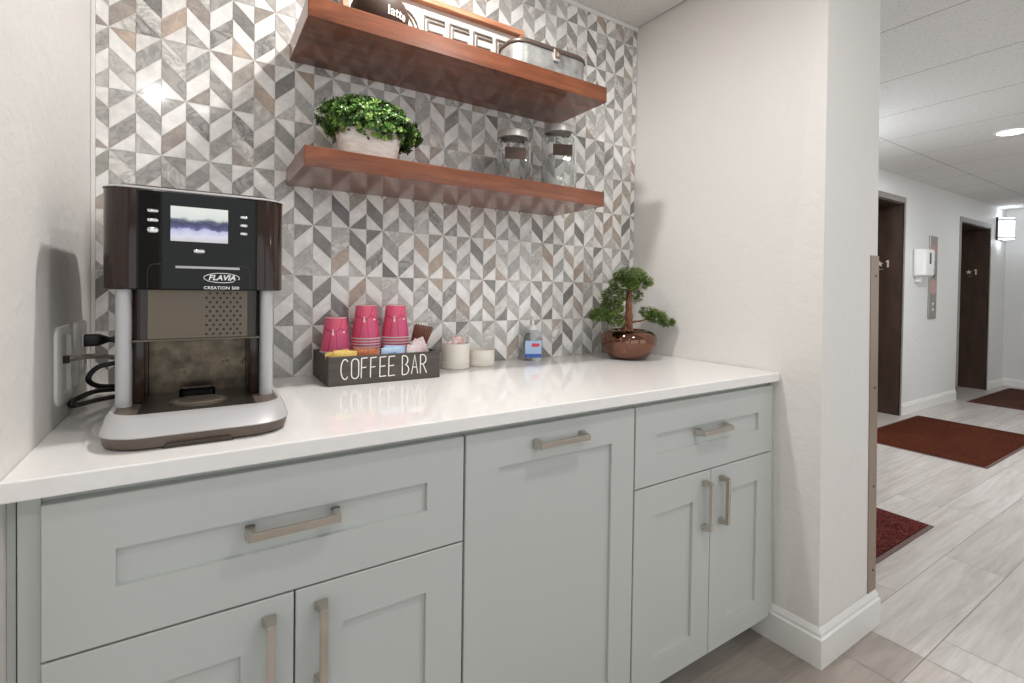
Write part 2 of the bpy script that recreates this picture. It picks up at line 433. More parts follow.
# ------------------------------------------------------------ baseboards
def base_profile(h=.13, th=.014):
    return [(0, 0), (th, 0), (th, h*.74), (th*.62, h*.78), (th*.62, h*.86), (th*.3, h*.95), (.001, h)]
def baseboard(name, path, h=.13, th=.014, capends=True):
    """path: list of (x,y,outward nx,ny) mitred at the corners"""
    b = bmesh.new(); rings = []
    for (x, y, nx, ny, lean) in path:
        rings.append([(x+nx*o+lean*z, y+ny*o, z) for o, z in base_profile(h, th)])
    prev = None
    for rg in rings:
        vs = [b.verts.new(p) for p in rg]
        if prev:
            for i in range(len(vs)): j = (i+1) % len(vs); b.faces.new((prev[i], vs[i], vs[j], prev[j]))
        else: b.faces.new(vs)
        prev = vs
    b.faces.new(list(reversed(prev)))
    return struct(name, b, M_base)
baseboard('baseboard_right', [(1.869, -.556, -1, 0, -.025), (1.875, YF, -1, -1, -.025), (2.263, YF, 1, -1, -.02), (2.27, -.55, 1, 0, -.02)], .124, .0145)
baseboard('baseboard_corridor', [(6.03, RW, 0, -1, 0), (7.495, RW, 0, -1, 0)], .115)
baseboard('baseboard_end', [(8.63, RW, 0, -1, 0), (9.24, RW, -1, -1, 0), (9.24, -1.6, -1, 0, 0)], .1)

# ------------------------------------------------------------ elevator openings
M_dark = mat('dark_bronze_laminate', rgb(72, 56, 46), .45); 
t = NT(M_dark); v = t.coords((2, 2, .6)); cc = t.ramp(t.noise(v, 5, 4), [(.3, rgb(62, 48, 40)), (.7, rgb(80, 62, 51))]); t.l(cc, t.b.inputs['Base Color'])
M_steel = mat('brushed_steel', rgb(176, 172, 168), .36, .85)
M_frame = mat('grey_metal_frame', rgb(150, 143, 138), .4, .5)
M_white = mat('white_plastic', rgb(232, 232, 230), .35)
M_mark = mat('white_mark', rgb(225, 220, 210), .5)
M_black = mat('black_plastic', rgb(16, 16, 17), .35)
M_tranparent_win = mat('grey_window', rgb(70, 74, 84), .3)
def elevator(i, x0, x1, zt):
    b = bmesh.new(); D1 = RW+.42
    box(b, x0-.0, x0+.012, RW+.006, D1, 0.001, zt); box(b, x1-.012, x1, RW+.006, D1, .001, zt)
    box(b, x0, x1, RW+.006, D1, zt-.012, zt)
    dr = struct('door_%d' % i, b, M_dark, origin=(x0, RW, 0))
    b = bmesh.new(); w_ = .055
    box(b, x0-w_, x0, RW-.006, RW+.02, 0, zt+w_, .002); box(b, x1, x1+w_*.5, RW-.006, RW+.02, 0, zt+w_, .002); box(b, x0, x1, RW-.006, RW+.02, zt, zt+w_, .002)
    obj('door_frame', b, M_frame, dr)
    for nm, a, c in (('door_leaf', x0+.014, (x0+x1)/2-.001), ('door_leaf', (x0+x1)/2+.001, x1-.014)):
        b = bmesh.new(); box(b, a, c, D1-.03, D1, .004, zt-.014, .003); obj(nm, b, M_dark, dr)
    # floor marker on the jamb that faces the camera: star and 1
    mk = bmesh.new(); yy = RW+.155 if i == 1 else RW+.158; zc = 1.487; xm = x1-.0125
    pts = []
    for k in range(10):
        a = PI/2+k*PI/5; r_ = .032 if k % 2 == 0 else .013; pts.append((yy-.033+r_*math.cos(a), zc+r_*math.sin(a)))
    def prism(P, xa, xb):
        A = [mk.verts.new((xa, p, q)) for p, q in P]; B = [mk.verts.new((xb, p, q)) for p, q in P]
        mk.faces.new(A); mk.faces.new(list(reversed(B)))
        for k in range(len(P)): mk.faces.new((A[k], B[k], B[(k+1) % len(P)], A[(k+1) % len(P)]))
    # star is on the left as seen by someone facing the jamb: larger y
    prism([(2*yy-p, q) for p, q in pts], xm-.003, xm)
    y1_ = yy-.035
    prism([(y1_-.008, zc+.035), (y1_+.006, zc+.035), (y1_+.018, zc+.024), (y1_+.018, zc+.014), (y1_+.006, zc+.018), (y1_+.006, zc-.035), (y1_-.008, zc-.035)], xm-.003, xm)
    for k in range(3): prism([(yy+.03-k*.012, zc-.05), (yy+.036-k*.012, zc-.05), (yy+.036-k*.012, zc-.056), (yy+.03-k*.012, zc-.056)], xm-.002, xm)
    obj('floor_marker', mk, M_mark, dr)
elevator(1, *OP[0]); elevator(2, *OP[1])

# corner guard on the pillar
b = bmesh.new()
z0_, z1_ = .125, 1.31
def lean(z): return 2.262+(2.218-2.262)*z/1.4
loops = []
for z in (z0_, z1_):
    e = lean(z)+.002
    loops.append([(e-.058, YF-.0006, z), (e-.058, YF-.003, z), (e+.002, YF-.003, z), (e+.004, YF+.05, z), (e+.0015, YF+.05, z), (e-.0005, YF-.0006, z)])
loft(b, loops)
cg = tag(obj('corner_guard', b, mat('bronze_tinted_steel', rgb(158, 140, 126), .35, .6), origin=(2.24, YF, .125)), 'tall stainless steel corner guard screwed to the edge of the white pillar', 'corner guard')
for z in (.2, .5, .85, 1.24):
    b = bmesh.new(); e = lean(z)-.02; bmesh.ops.create_cone(b, cap_ends=True, segments=12, radius1=.004, radius2=.003, depth=.002, matrix=Matrix.Translation((e, YF-.004, z)) @ Matrix.Rotation(PI/2, 4, 'X')); obj('screw', b, M_black, cg)

# soap dispenser, call panel, sconce
t_ = thing('hand_sanitizer_dispenser', 'white wall-mounted hand sanitizer dispenser beside the elevator call panel', 'dispenser', (6.33, RW, 1.36))
b = bmesh.new(); rrloft(b, [(6.33, RW-.045, .10, .045, .03, 1.365), (6.33, RW-.055, .12, .055, .035, 1.38), (6.33, RW-.055, .125, .055, .035, 1.62), (6.33, RW-.05, .115, .05, .035, 1.635)]); obj('housing', b, M_white, t_, True)
b = bmesh.new(); box(b, 6.30, 6.34, RW-.113, RW-.1, 1.49, 1.60, .002); obj('level_window', b, M_tranparent_win, t_)
b = bmesh.new(); box(b, 6.27, 6.36, RW-.05, RW-.001, 1.31, 1.368, .01); obj('drip_guard', b, M_white, t_, True)
t_ = thing('elevator_call_panel', 'tall narrow steel elevator call panel on the corridor wall', 'call panel', (6.73, RW, .93))
b = bmesh.new(); box(b, 6.63, 6.83, RW-.012, RW-.0005, .935, 1.80, .003); obj('plate', b, M_steel, t_)
M_red = mat('red_notice', rgb(188, 150, 146), .5)
for za_, zb_ in ((1.63, 1.70), (1.2, 1.34)):
    b = bmesh.new(); box(b, 6.65, 6.81, RW-.0135, RW-.012, za_, zb_); obj('notice_label', b, M_red, t_)
for z in (1.55, 1.47, 1.09, 1.03):
    b = bmesh.new(); bmesh.ops.create_cone(b, cap_ends=True, segments=14, radius1=.014, radius2=.012, depth=.006, matrix=Matrix.Translation((6.73, RW-.0145, z)) @ Matrix.Rotation(PI/2, 4, 'X')); obj('call_button', b, M_white, t_)
b = bmesh.new(); bmesh.ops.create_cone(b, cap_ends=True, segments=14, radius1=.02, radius2=.018, depth=.006, matrix=Matrix.Translation((6.73, RW-.0145, 1.39)) @ Matrix.Rotation(PI/2, 4, 'X')); obj('key_switch', b, M_black, t_)

M_sconce = mat('frosted_sconce_glass', rgb(250, 250, 255), .4, emit=(.86, .93, 1, 1), estr=1.5)
M_bronze = mat('dark_bronze_metal', rgb(70, 66, 66), .4, .6)
def sconce(x, label, en=.5):
    t_ = thing('wall_sconce', label, 'wall lamp', (x, RW, 1.93), 'drum sconces on the elevator wall')
    b = bmesh.new(); box(b, x-.13, x+.13, RW-.02, RW-.0005, 1.90, 2.19, .003); obj('backplate', b, M_bronze, t_)
    def half(zz0, zz1, r, nm, m):
        b = bmesh.new(); L = []
        for z in (zz0, zz1): L.append([(x+r*math.cos(a), RW-.02-.13*r/.12*math.sin(a), z) for a in [PI*k/16 for k in range(17)]])
        loft(b, L); return obj(nm, b, m, t_, True, 50)
    half(1.91, 2.18, .116, 'glass_shade', M_sconce)
    for z in (1.925, 2.15): half(z, z+.012, .121, 'metal_band', M_bronze)
    for zz in (2.205, 1.88):
        ld = bpy.data.lights.new('sconce_lamp', 'POINT'); ld.energy = en; ld.color = (.85, .92, 1); ld.shadow_soft_size = .03
        lo = bpy.data.objects.new('lamp', ld); COL.objects.link(lo); lo.parent = t_; lo.location = (0, -.1, zz-1.93)
sconce(8.93, 'lit half-drum wall sconce beyond the farther elevator doorway')
sconce(3.95, 'lit half-drum wall sconce on the elevator wall nearest the pillar', 10)

# floor mats
def matpile(nm, ca_, cb2, cc_):
    m = mat(nm, cb2, .95, spec=.1); t = NT(m)
    v = t.coords(); n1 = t.noise(v, 150, 3, .7); n2 = t.noise(v, 3, 3, .6)
    c1 = t.ramp(n1, [(.35, ca_), (.5, cb2), (.68, cc_)]); c2 = t.ramp(n2, [(.3, (.75, .7, .7, 1)), (.7, (1.1, 1.1, 1, 1))])
    t.l(t.mix(1.0, c1, c2, 'MULTIPLY'), t.b.inputs['Base Color']); t.bump(n1, .8, .004); return m
M_edge = mat('rubber_mat_edge', rgb(96, 72, 66), .7)
def floormat(x0, x1, y0, y1, label, M_mat):
    t_ = thing('floor_mat', label, 'mat', ((x0+x1)/2, (y0+y1)/2, 0), None)
    b = bmesh.new(); box(b, x0, x1, y0, y1, .0005, .004, .001); obj('rubber_edge', b, M_edge, t_)
    b = bmesh.new(); box(b, x0+.02, x1-.02, y0+.02, y1-.02, .003, .010, .002); obj('pile', b, M_mat, t_)
floormat(2.42, 3.375, -.605, .25, 'dark red entrance mat nearest the pillar, half hidden behind its steel corner', matpile('dark_red_mat', rgb(34, 8, 10), rgb(74, 24, 24), rgb(140, 78, 70)))
floormat(4.75, 6.15, -.475, .37, 'large red-brown mat on the floor before the nearer elevator doorway', matpile('red_brown_mat', rgb(48, 20, 12), rgb(76, 34, 20), rgb(108, 58, 38)))
floormat(7.43, 9.0, -.475, .345, 'brown mat on the floor before the farther elevator doorway', matpile('brown_mat', rgb(58, 36, 30), rgb(86, 56, 48), rgb(112, 80, 68)))

# ------------------------------------------------------------ base cabinets
M_cab = mat('sage_grey_cabinet_paint', rgb(190, 193, 190), .34, spec=.4)
M_cabdark = mat('cabinet_inside', rgb(120, 120, 112), .7)
M_nickel = mat('satin_nickel', rgb(205, 200, 192), .25, 1.0)
t = NT(M_nickel); v = t.coords((1, 1, 1)); t.l(t.ramp(t.noise(v, 8, 3), [(.3, rgb(190, 180, 168)), (.7, rgb(214, 210, 203))]), t.b.inputs['Base Color'])
FR = -.634; CF = -.614
def shaker(bm, x0, x1, z0, z1, rail=.08, th=.02, rec=.008):
    """slab x0..x1,z0..z1 with front at FR and a square-edged recessed centre"""
    e = .0012
    def rect(a, c, g, h, y): return [bm.verts.new(p) for p in ((a, y, g), (c, y, g), (c, y, h), (a, y, h))]
    back = rect(x0, x1, z0, z1, FR+th-.0005); side = rect(x0, x1, z0, z1, FR+e); fr = rect(x0+e, x1-e, z0+e, z1-e, FR)
    i1 = rect(x0+rail, x1-rail, z0+rail, z1-rail, FR); i2 = rect(x0+rail+.0008, x1-rail-.0008, z0+rail+.0008, z1-rail-.0008, FR+rec)
    for A, B in ((back, side), (side, fr), (fr, i1), (i1, i2)):
        for k in range(4): bm.faces.new((A[k], A[(k+1) % 4], B[(k+1) % 4], B[k]))
    bm.faces.new(i2); bm.faces.new(list(reversed(back)))
def pull(cx, cz, L, vertical, parent):
    """bracket-shaped bar pull: tapered feet, flat bar"""
    b = bmesh.new(); h = L/2; y = FR; n = .030
    prof = [(-h, 0), (-h+.003, -n), (h-.003, -n), (h, 0), (h-.016, 0), (h-.013, -n+.010), (-h+.013, -n+.010), (-h+.016, 0)]
    wd = [.0115, .0064, .0064, .0115, .0115, .0064, .0064, .0115]
    A = []; B = []
    for (u, yy), w_ in zip(prof, wd):
        if vertical: A.append(b.verts.new((cx-w_, y+yy, cz+u))); B.append(b.verts.new((cx+w_, y+yy, cz+u)))
        else: A.append(b.verts.new((cx+u, y+yy, cz-w_))); B.append(b.verts.new((cx+u, y+yy, cz+w_)))
    for S in (A, B):
        for q in ((0, 1, 6, 7), (1, 2, 5, 6), (2, 3, 4, 5)): b.faces.new([S[i] for i in q])
    for i in range(8): j = (i+1) % 8; b.faces.new((A[i], A[j], B[j], B[i]))
    bmesh.ops.recalc_face_normals(b, faces=b.faces[:])
    bmesh.ops.bevel(b, geom=[e for e in b.edges if e.calc_face_angle(0) > .5], offset=.0011, segments=2, affect='EDGES')
    return obj('handle', b, M_nickel, parent, True, 40)
def cabinet(label, x0, x1, fills=()):
    t_ = thing('base_cabinet', label, 'cabinet', ((x0+x1)/2, -.3, 0))
    b = bmesh.new(); box(b, x0+.0006, x1-.0006, CF, -.004, .1, .8866)
    box(b, x0+.002, x1-.002, -.55, -.004, .002, .1)
    obj('carcass', b, M_cab, t_)
    return t_
def door(t_, x0, x1, z0, z1, hx=None, hz=None, L=.145, vert=True, name='door', rail=.08):
    b = bmesh.new(); shaker(b, x0, x1, z0, z1, rail); o = obj(name, b, M_cab, t_)
    if hx is not None: pull(hx, hz, L, vert, o)
    return o
ZB, ZD0, ZD1, ZT_ = .097, .6505, .654, .8705
c1 = cabinet('left grey-green base cabinet, wide, under the coffee machine, one drawer over two doors', .012, .684)
door(c1, .0385, .6815, ZD1, ZT_, .358, .772, .150, False, 'drawer')
door(c1, .0385, .3585, ZB, ZD0, .320, .551); door(c1, .3615, .6815, ZB, ZD0, .403, .551)
b = bmesh.new(); box(b, .0125, .0365, CF-.008, CF, .1, .886, .001); obj('filler_strip', b, M_cab, c1)
b = bmesh.new(); box(b, .0005, .0095, CF, -.01, .002, .886); tag(obj('filler_panel', b, M_cab, origin=(.005, CF, 0)), 'narrow grey-green filler panel between left wall and leftmost cabinet', 'panel')
c2 = cabinet('middle grey-green base cabinet with one tall full-height door and top pull', .684, 1.181)
door(c2, .6865, 1.1785, ZB, ZT_, .930, .828, .150, False)
c3 = cabinet('right grey-green base cabinet beside the white pillar, drawer over two narrow doors', 1.181, 1.829)
door(c3, 1.1835, 1.8225, ZD1, ZT_, 1.499, .772, .146, False, 'drawer')
door(c3, 1.1835, 1.5015, ZB, ZD0, 1.472, .552); door(c3, 1.5045, 1.8225, ZB, ZD0, 1.552, .552)
b = bmesh.new(); box(b, 1.8245, 1.8285, CF-.012, CF, .1, .886, .0008); obj('filler_strip', b, M_cab, c3)
b = bmesh.new()
loft(b, [[(1.8295, CF-.012, z), (1.8295+w2, CF-.012, z), (1.8295+w2, -.5, z), (1.8295, -.5, z)] for z, w2 in ((.1, .030), (.886, .003))])
tag(obj('filler_panel', b, M_cab, origin=(1.84, CF, 0)), 'tapered grey-green filler panel closing the gap at the right wall', 'panel')
b = bmesh.new(); 

# ------------------------------------------------------------ countertop
M_quartz = mat('white_quartz', rgb(238, 236, 233), .07, spec=.6); t = NT(M_quartz)
v = t.coords(); t.l(t.ramp(t.noise(v, 60, 4, .6), [(.35, rgb(236, 234, 231)), (.6, rgb(239, 237, 235))]), t.b.inputs['Base Color'])
b = bmesh.new(); box(b, .0005, 1.8285, -.6536, -.0005, .8868, .915, .0025, 2)
tag(obj('countertop', b, M_quartz, origin=(.915, -.33, .8868)), 'long glossy white quartz countertop running over all the cabinets', 'countertop')

# ------------------------------------------------------------ shelves
M_wood = mat('stained_cherry_wood', rgb(150, 86, 56), .3, coat=.5, coat_rough=.05); t = NT(M_wood)
v = t.coords((1, 9, 9)); g1 = t.noise(v, 3.0, 6, .6, .7); g2 = t.noise(t.coords((3, 60, 60)), 5, 3, .6)
ca = t.ramp(g1, [(.25, rgb(90, 46, 26)), (.5, rgb(122, 68, 42)), (.75, rgb(148, 88, 58))]); cb_ = t.ramp(g2, [(.35, (.82, .8, .78, 1)), (.6, (1.05, 1.05, 1.05, 1))])
t.l(t.mix(1.0, ca, cb_, 'MULTIPLY'), t.b.inputs['Base Color'])
def shelf(x0, x1, z0, z1, label):
    b = bmesh.new(); box(b, x0, x1, -.2815, -.0005, z0, z1, .0012, 1)
    return tag(obj('floating_shelf', b, M_wood, origin=((x0+x1)/2, 0, z0)), label, 'shelf')
ZL, ZU = 1.5125, 1.869
shelf(.4285, 1.3875, 1.464, ZL, 'lower floating cherry-wood shelf, holding the boxwood planter and glass jars')
shelf(.4345, 1.3915, 1.8185, ZU, 'upper floating cherry-wood shelf, holding the coffee sign and tin')

# ------------------------------------------------------------ coffee machine
M_bk = mat('gloss_black_panel', rgb(12, 13, 12), .04, spec=.35)
M_br = mat('gloss_brown_shell', rgb(44, 29, 24), .14, spec=.4, coat=.25, coat_rough=.06)
M_silver = mat('satin_silver_plastic', rgb(188, 187, 188), .38, .2)
M_brd = mat('matte_brown_plastic', rgb(92, 80, 70), .4)
M_cav = mat('dark_cavity_plastic', rgb(40, 35, 31), .3)
M_screen = mat('machine_screen', rgb(20, 20, 24), .12, emit=(.72, .78, .95, 1), estr=.8); t = NT(M_screen)
v = t.coords(); sx_ = t.n('ShaderNodeSeparateXYZ'); t.l(v, sx_.inputs[0])
wob = t.noise(v, 45, 3, .6); mm = t.n('ShaderNodeMath', operation='MULTIPLY_ADD'); t.l(wob, mm.inputs[0]); mm.inputs[1].default_value = .02; t.l(sx_.outputs[2], mm.inputs[2])
mr = t.n('ShaderNodeMapRange'); t.l(mm.outputs[0], mr.inputs[0]); mr.inputs[1].default_value = .344; mr.inputs[2].default_value = .408
sc_c = t.ramp(mr.outputs[0], [(0, rgb(205, 200, 198)), (.22, rgb(226, 226, 240)), (.38, rgb(196, 196, 232)), (.43, rgb(92, 92, 140)), (.56, rgb(58, 60, 96)), (.64, rgb(96, 104, 122)), (.72, rgb(225, 230, 226)), (1, rgb(238, 240, 232))])
t.l(sc_c, t.b.inputs['Emission Color']); t.b.inputs['Base Color'].default_value = rgb(20, 20, 24)
M_chrome = mat('chrome', rgb(215, 214, 212), .1, 1.0)
M_ink = mat('white_lettering', rgb(240, 240, 240), .5)
MX = .2205
cm = thing('coffee_machine', 'black and silver pod coffee machine with lit screen at the left end of the counter', 'coffee machine', (MX, -.35, .915))
# base
def base_ring(hx, yf, r, z, yb=-.17):
    return [(x, y, z) for x, y in ring_pts(MX+.003, (yf+yb)/2, hx-.0035, (yb-yf)/2, r, 8)]
b = bmesh.new(); loft(b, [base_ring(.132, -.582, .062, .9155), base_ring(.137, -.589, .062, .919), base_ring(.1405, -.592, .062, .9355)]); obj('foot_band', b, M_brd, cm, True)
b = bmesh.new(); rrloft(b, [(MX, -.588, .05, .0035, .003, .9157), (MX, -.5905, .044, .0035, .003, .9235)], 3); obj('front_notch', b, mat('notch_brown', rgb(66, 56, 48), .5), cm)
b = bmesh.new()
loft(b, [base_ring(.1405, -.592, .062, .9355), base_ring(.1415, -.5935, .062, .9375), base_ring(.136, -.559, .052, .9585), base_ring(.1325, -.541, .047, .9615), base_ring(.129, -.535, .044, .9612), base_ring(.127, -.533, .042, .9585), base_ring(.126, -.532, .042, .955)], True, True); obj('base', b, M_silver, cm, True)
b = bmesh.new(); rrloft(b, [(MX, -.445, .1255, .086, .041, .9552), (MX, -.445, .1255, .086, .041, .9590)]); obj('drip_tray', b, M_brd, cm)
b = bmesh.new(); box(b, MX-.088, MX+.088, -.522, -.33, .9588, .9597, .0006, 1); obj('tray_cover', b, M_cav, cm)
b = bmesh.new(); lathe(b, [(.046, .9595), (.046, .9612), (.041, .9622), (.039, .9612)], MX, -.452, 40, True, True)
for k in range(7):
    yy = -.452-.03+k*.01; hw = math.sqrt(max(0, .038**2-(yy+.452)**2)); box(b, MX-hw, MX+hw, yy-.0018, yy+.0018, .961, .9632)
obj('cup_grate', b, mat('grate_metal', rgb(150, 140, 126), .3, .8), cm, True)
b = bmesh.new(); rrloft(b, [(MX-.003, -.40, .03, .014, .012, .9597), (MX-.003, -.40, .03, .014, .012, .972), (MX-.003, -.40, .026, .010, .009, .976)]); obj('cup_rest', b, M_bk, cm, True)
# rear body and columns
b = bmesh.new(); rrloft(b, [(MX, -.25, .118, .08, .03, .955), (MX, -.25, .118, .08, .03, 1.17)]); obj('rear_body', b, M_cav, cm, True)
for s in (-1, 1):
    b = bmesh.new(); xo = MX+s*.126; xi = MX+s*.100
    rrloft(b, [((xo+xi)/2, -.33, .0115, .125, .0105, .9585), ((xo+xi)/2, -.33, .0115, .125, .0105, 1.166)]); obj('side_column', b, M_silver, cm, True)
    b = bmesh.new(); box(b, min(MX+s*.084, MX+s*.1015), max(MX+s*.084, MX+s*.1015), -.432, -.2, .9595, 1.168, .003); obj('inner_column', b, M_br, cm, True)
# dispensing shroud with perforations
b = bmesh.new(); rrloft(b, [(MX, -.40, .101, .043, .012, 1.0735), (MX, -.40, .101, .043, .012, 1.078), (MX, -.40, .101, .0445, .012, 1.166)]); obj('dispense_shroud', b, M_br, cm, True)
M_shr = mat('grey_brown_metal', rgb(104, 94, 82), .32, .6)
b = bmesh.new(); box(b, MX-.079, MX+.079, -.4475, -.440, 1.0755, 1.166, .001); obj('shroud_panel', b, M_shr, cm)
b = bmesh.new(); box(b, MX-.1015, MX+.1015, -.449, -.440, 1.0720, 1.0755, .0005, 1); obj('shroud_lip', b, M_shr, cm)
b = bmesh.new()
for r_ in range(10):
    for c_ in range(6):
        x = MX+.011+c_*.0112+(.0056 if r_ % 2 else 0); z = 1.083+r_*.0085
        if c_ == 5 and r_ % 2: continue
        bmesh.ops.create_cone(b, cap_ends=True, segments=8, radius1=.0024, radius2=.0024, depth=.0006, matrix=Matrix.Translation((x, -.4477, z)) @ Matrix.Rotation(PI/2, 4, 'X'))
obj('perforation', b, M_black, cm)
b = bmesh.new(); box(b, MX-.083, MX+.083, -.345, -.335, .9597, 1.078); 
M_brush = mat('brushed_cavity_back', rgb(86, 78, 68), .28, .7); t = NT(M_brush); v = t.coords(); t.l(t.ramp(t.noise(v, 26, 5, .65), [(.3, rgb(62, 54, 46)), (.6, rgb(112, 100, 84)), (.72, rgb(40, 34, 28))]), t.b.inputs['Base Color'])
obj('cavity_back', b, M_brush, cm)
b = bmesh.new(); lathe(b, [(.012, 1.068), (.014, 1.070), (.014, 1.076)], MX, -.40, 20); obj('spout', b, M_black, cm, True)
# head: brown curved shell + black front panel
def head_ring(z, g=0, top=False):
    return [(x, y, z) for x, y in ring_pts(MX, (-.468-.17)/2, .1425-g, (.468-.17)/2-g, .042, 10)]
b = bmesh.new(); loft(b, [head_ring(1.1655, .002), head_ring(1.1675), head_ring(1.340), head_ring(1.3425, .001), head_ring(1.344, .004), head_ring(1.349, .010), head_ring(1.352, .03), head_ring(1.3535, .07)]); obj('head_shell', b, M_br, cm, True, 30)
b = bmesh.new(); loft(b, [head_ring(1.3412, -.0012), head_ring(1.3432, -.0012), head_ring(1.3455, .003), head_ring(1.3412, .003)], False, False); obj('chrome_rim', b, M_silver, cm, True)
def bulge(x): return -.468-.009*math.cos((x-MX)/.094*PI/2)-.0005
b = bmesh.new(); n = 16; rr = []
for (zz, dy) in ((1.166, .003), (1.1675, 0), (1.338, 0), (1.3395, .003)):
    rr.append([b.verts.new((MX-.0935+.187*i/n, bulge(MX-.0935+.187*i/n)+dy, zz)) for i in range(n+1)])
for a, c in zip(rr, rr[1:]):
    for i in range(n): b.faces.new((a[i], a[i+1], c[i+1], c[i]))
for R_ in (rr,):
    e0 = [b.verts.new((MX-.094, -.455, zz)) for zz in (1.166, 1.1675, 1.338, 1.3395)]; e1 = [b.verts.new((MX+.094, -.455, zz)) for zz in (1.166, 1.1675, 1.338, 1.3395)]
    for i in range(3): b.faces.new((rr[i][0], rr[i+1][0], e0[i+1], e0[i])); b.faces.new((rr[i][-1], e1[i], e1[i+1], rr[i+1][-1]))
fp = obj('front_panel', b, M_bk, cm, True)
b = bmesh.new(); box(b, MX-.044, MX+.044, -.479, -.4772, 1.2525, 1.3145, .0005, 1); obj('screen', b, M_screen, fp)
for (x, z, w_, h_) in ((.1508, 1.3036, .008, .0028), (.1508, 1.2873, .008, .0028), (.1508, 1.270, .008, .005), (.2908, 1.3041, .006, .0026), (.2908, 1.2886, .006, .0026), (.2908, 1.2731, .006, .0026), (.2195, 1.236, .0085, .0036)):
    b = bmesh.new(); y_ = bulge(x)
    L = [[(px, y_-yy, pz) for px, pz in ring_pts(x, z, w_*k, h_*k, h_*k*.99, 5)] for yy, k in ((-.001, 1), (.0012, 1), (.0018, .8))]
    loft(b, L); obj('button', b, M_chrome, fp, True)
# pod door: a raised rounded frame line, badge and model name
b = bmesh.new(); pts = []
x0_, x1_, zt_, zb_ = .1434, .3015, 1.211, 1.1672; rr_ = .012
pts = [(x0_, zb_)]+[(x0_+rr_-rr_*math.cos(a), zt_-rr_+rr_*math.sin(a)) for a in [PI/2*k/5 for k in range(6)]]+[(x1_-rr_+rr_*math.sin(a), zt_-rr_+rr_*math.cos(a)) for a in [PI/2*k/5 for k in range(6)]]+[(x1_, zb_)]
ribbon(b, pts, .0016, -.4775, -.470)
for v_ in b.verts: v_.co.y += bulge(v_.co.x)+.4765
obj('door_seam', b, M_chrome if False else M_br, fp)
b = bmesh.new(); ribbon(b, [(.184+.100*k/12, 1.2065) for k in range(13)], .0042, -.4788, -.4765)  # silver strip modelled in place of a reflection on the glossy panel
for v_ in b.verts: v_.co.y += bulge(v_.co.x)+.4772
obj('door_grip', b, M_silver, fp)
b = bmesh.new(); ribbon(b, [(.2552+.0285*math.cos(a), 1.1885+.0088*math.sin(a)) for a in [-.35+2*PI*k/36*.93 for k in range(37)]], .0011, -.4779, -.4768)
tb = move(text_bm('FLAVIA', .0135, .0004, .25, .0004, 1.03), (.2552, -.4777, 1.1885)); me_ = bpy.data.meshes.new('m'); tb.to_mesh(me_); tb.free(); b.from_mesh(me_); bpy.data.meshes.remove(me_)
for v_ in b.verts: v_.co.y += bulge(v_.co.x)-bulge(MX)
obj('brand_badge', b, M_ink, fp)
b = move(text_bm('CREATION 500', .0080, .0004, 0, .0001, 1.08), (.2550, -.4777, 1.1698))
for v_ in b.verts: v_.co.y += bulge(v_.co.x)-bulge(MX)
obj('model_name', b, M_ink, fp)

# ------------------------------------------------------------ left wall fittings and cords
M_plate = mat('white_wall_plate', rgb(246, 244, 240), .3)
t_ = thing('recessed_supply_box', 'rounded white recessed supply box in the left wall with a braided hose', 'wall box', (.0, -.272, 1.02))
def yz_ring(cy, cz, hy, hz, r, x, n=6): return [(x, y, z) for y, z in ring_pts(cy, cz, hy, hz, r, n)]
b = bmesh.new()
loft(b, [yz_ring(-.296, 1.022, .062, .073, .024, .0005), yz_ring(-.296, 1.022, .062, .073, .024, .005), yz_ring(-.296, 1.022, .059, .070, .022, .007), yz_ring(-.290, 1.022, .034, .056, .008, .007), yz_ring(-.290, 1.022, .031, .053, .007, .0008)], True, True)
obj('bezel', b, M_plate, t_, True)
b = bmesh.new(); box(b, .001, .014, -.312, -.298, 1.024, 1.038, .002); obj('valve', b, mat('valve_metal', rgb(60, 52, 44), .4, .7), t_)
M_hose = mat('braided_hose', rgb(176, 168, 156), .35, .6); t = NT(M_hose)
vv = t.coords((1, 1, 1)); wv = t.n('ShaderNodeTexChecker'); wv.inputs['Scale'].default_value = 420; t.l(vv, wv.inputs['Vector']); wv.inputs['Color1'].default_value = rgb(196, 190, 180); wv.inputs['Color2'].default_value = rgb(130, 124, 114); t.l(wv.outputs['Color'], t.b.inputs['Base Color'])
b = bmesh.new(); tube(b, smooth_path([(.010, -.305, 1.031), (.03, -.292, 1.033), (.05, -.272, 1.031), (.072, -.25, 1.024), (.098, -.225, 1.008)]), .0052, 10)
tag(obj('braided_water_hose', b, M_hose, origin=(.02, -.29, 1.029)), 'silver braided water hose running from the wall box to the coffee machine', 'hose')
t_ = thing('power_outlet', 'white duplex power outlet on the left wall near the backsplash', 'outlet', (0, -.143, 1.028))
b = bmesh.new(); loft(b, [yz_ring(-.152, 1.028, .049, .066, .004, .0005, 3), yz_ring(-.152, 1.028, .049, .066, .004, .006, 3), yz_ring(-.152, 1.028, .045, .062, .004, .009, 3)]); obj('cover_plate', b, M_plate, t_, True)
for z in (1.050, 1.004):
    b = bmesh.new(); loft(b, [yz_ring(-.143, z, .018, .0175, .014, .0085), yz_ring(-.143, z, .018, .0175, .014, .0110)]); obj('socket', b, M_plate, t_, True)
    for ya_ in (-.151, -.138):
        b = bmesh.new(); box(b, .0110, .0114, ya_, ya_+.002, z-.004, z+.006); obj('slot', b, M_black, t_)
M_cord = mat('black_cord', rgb(12, 12, 13), .28)
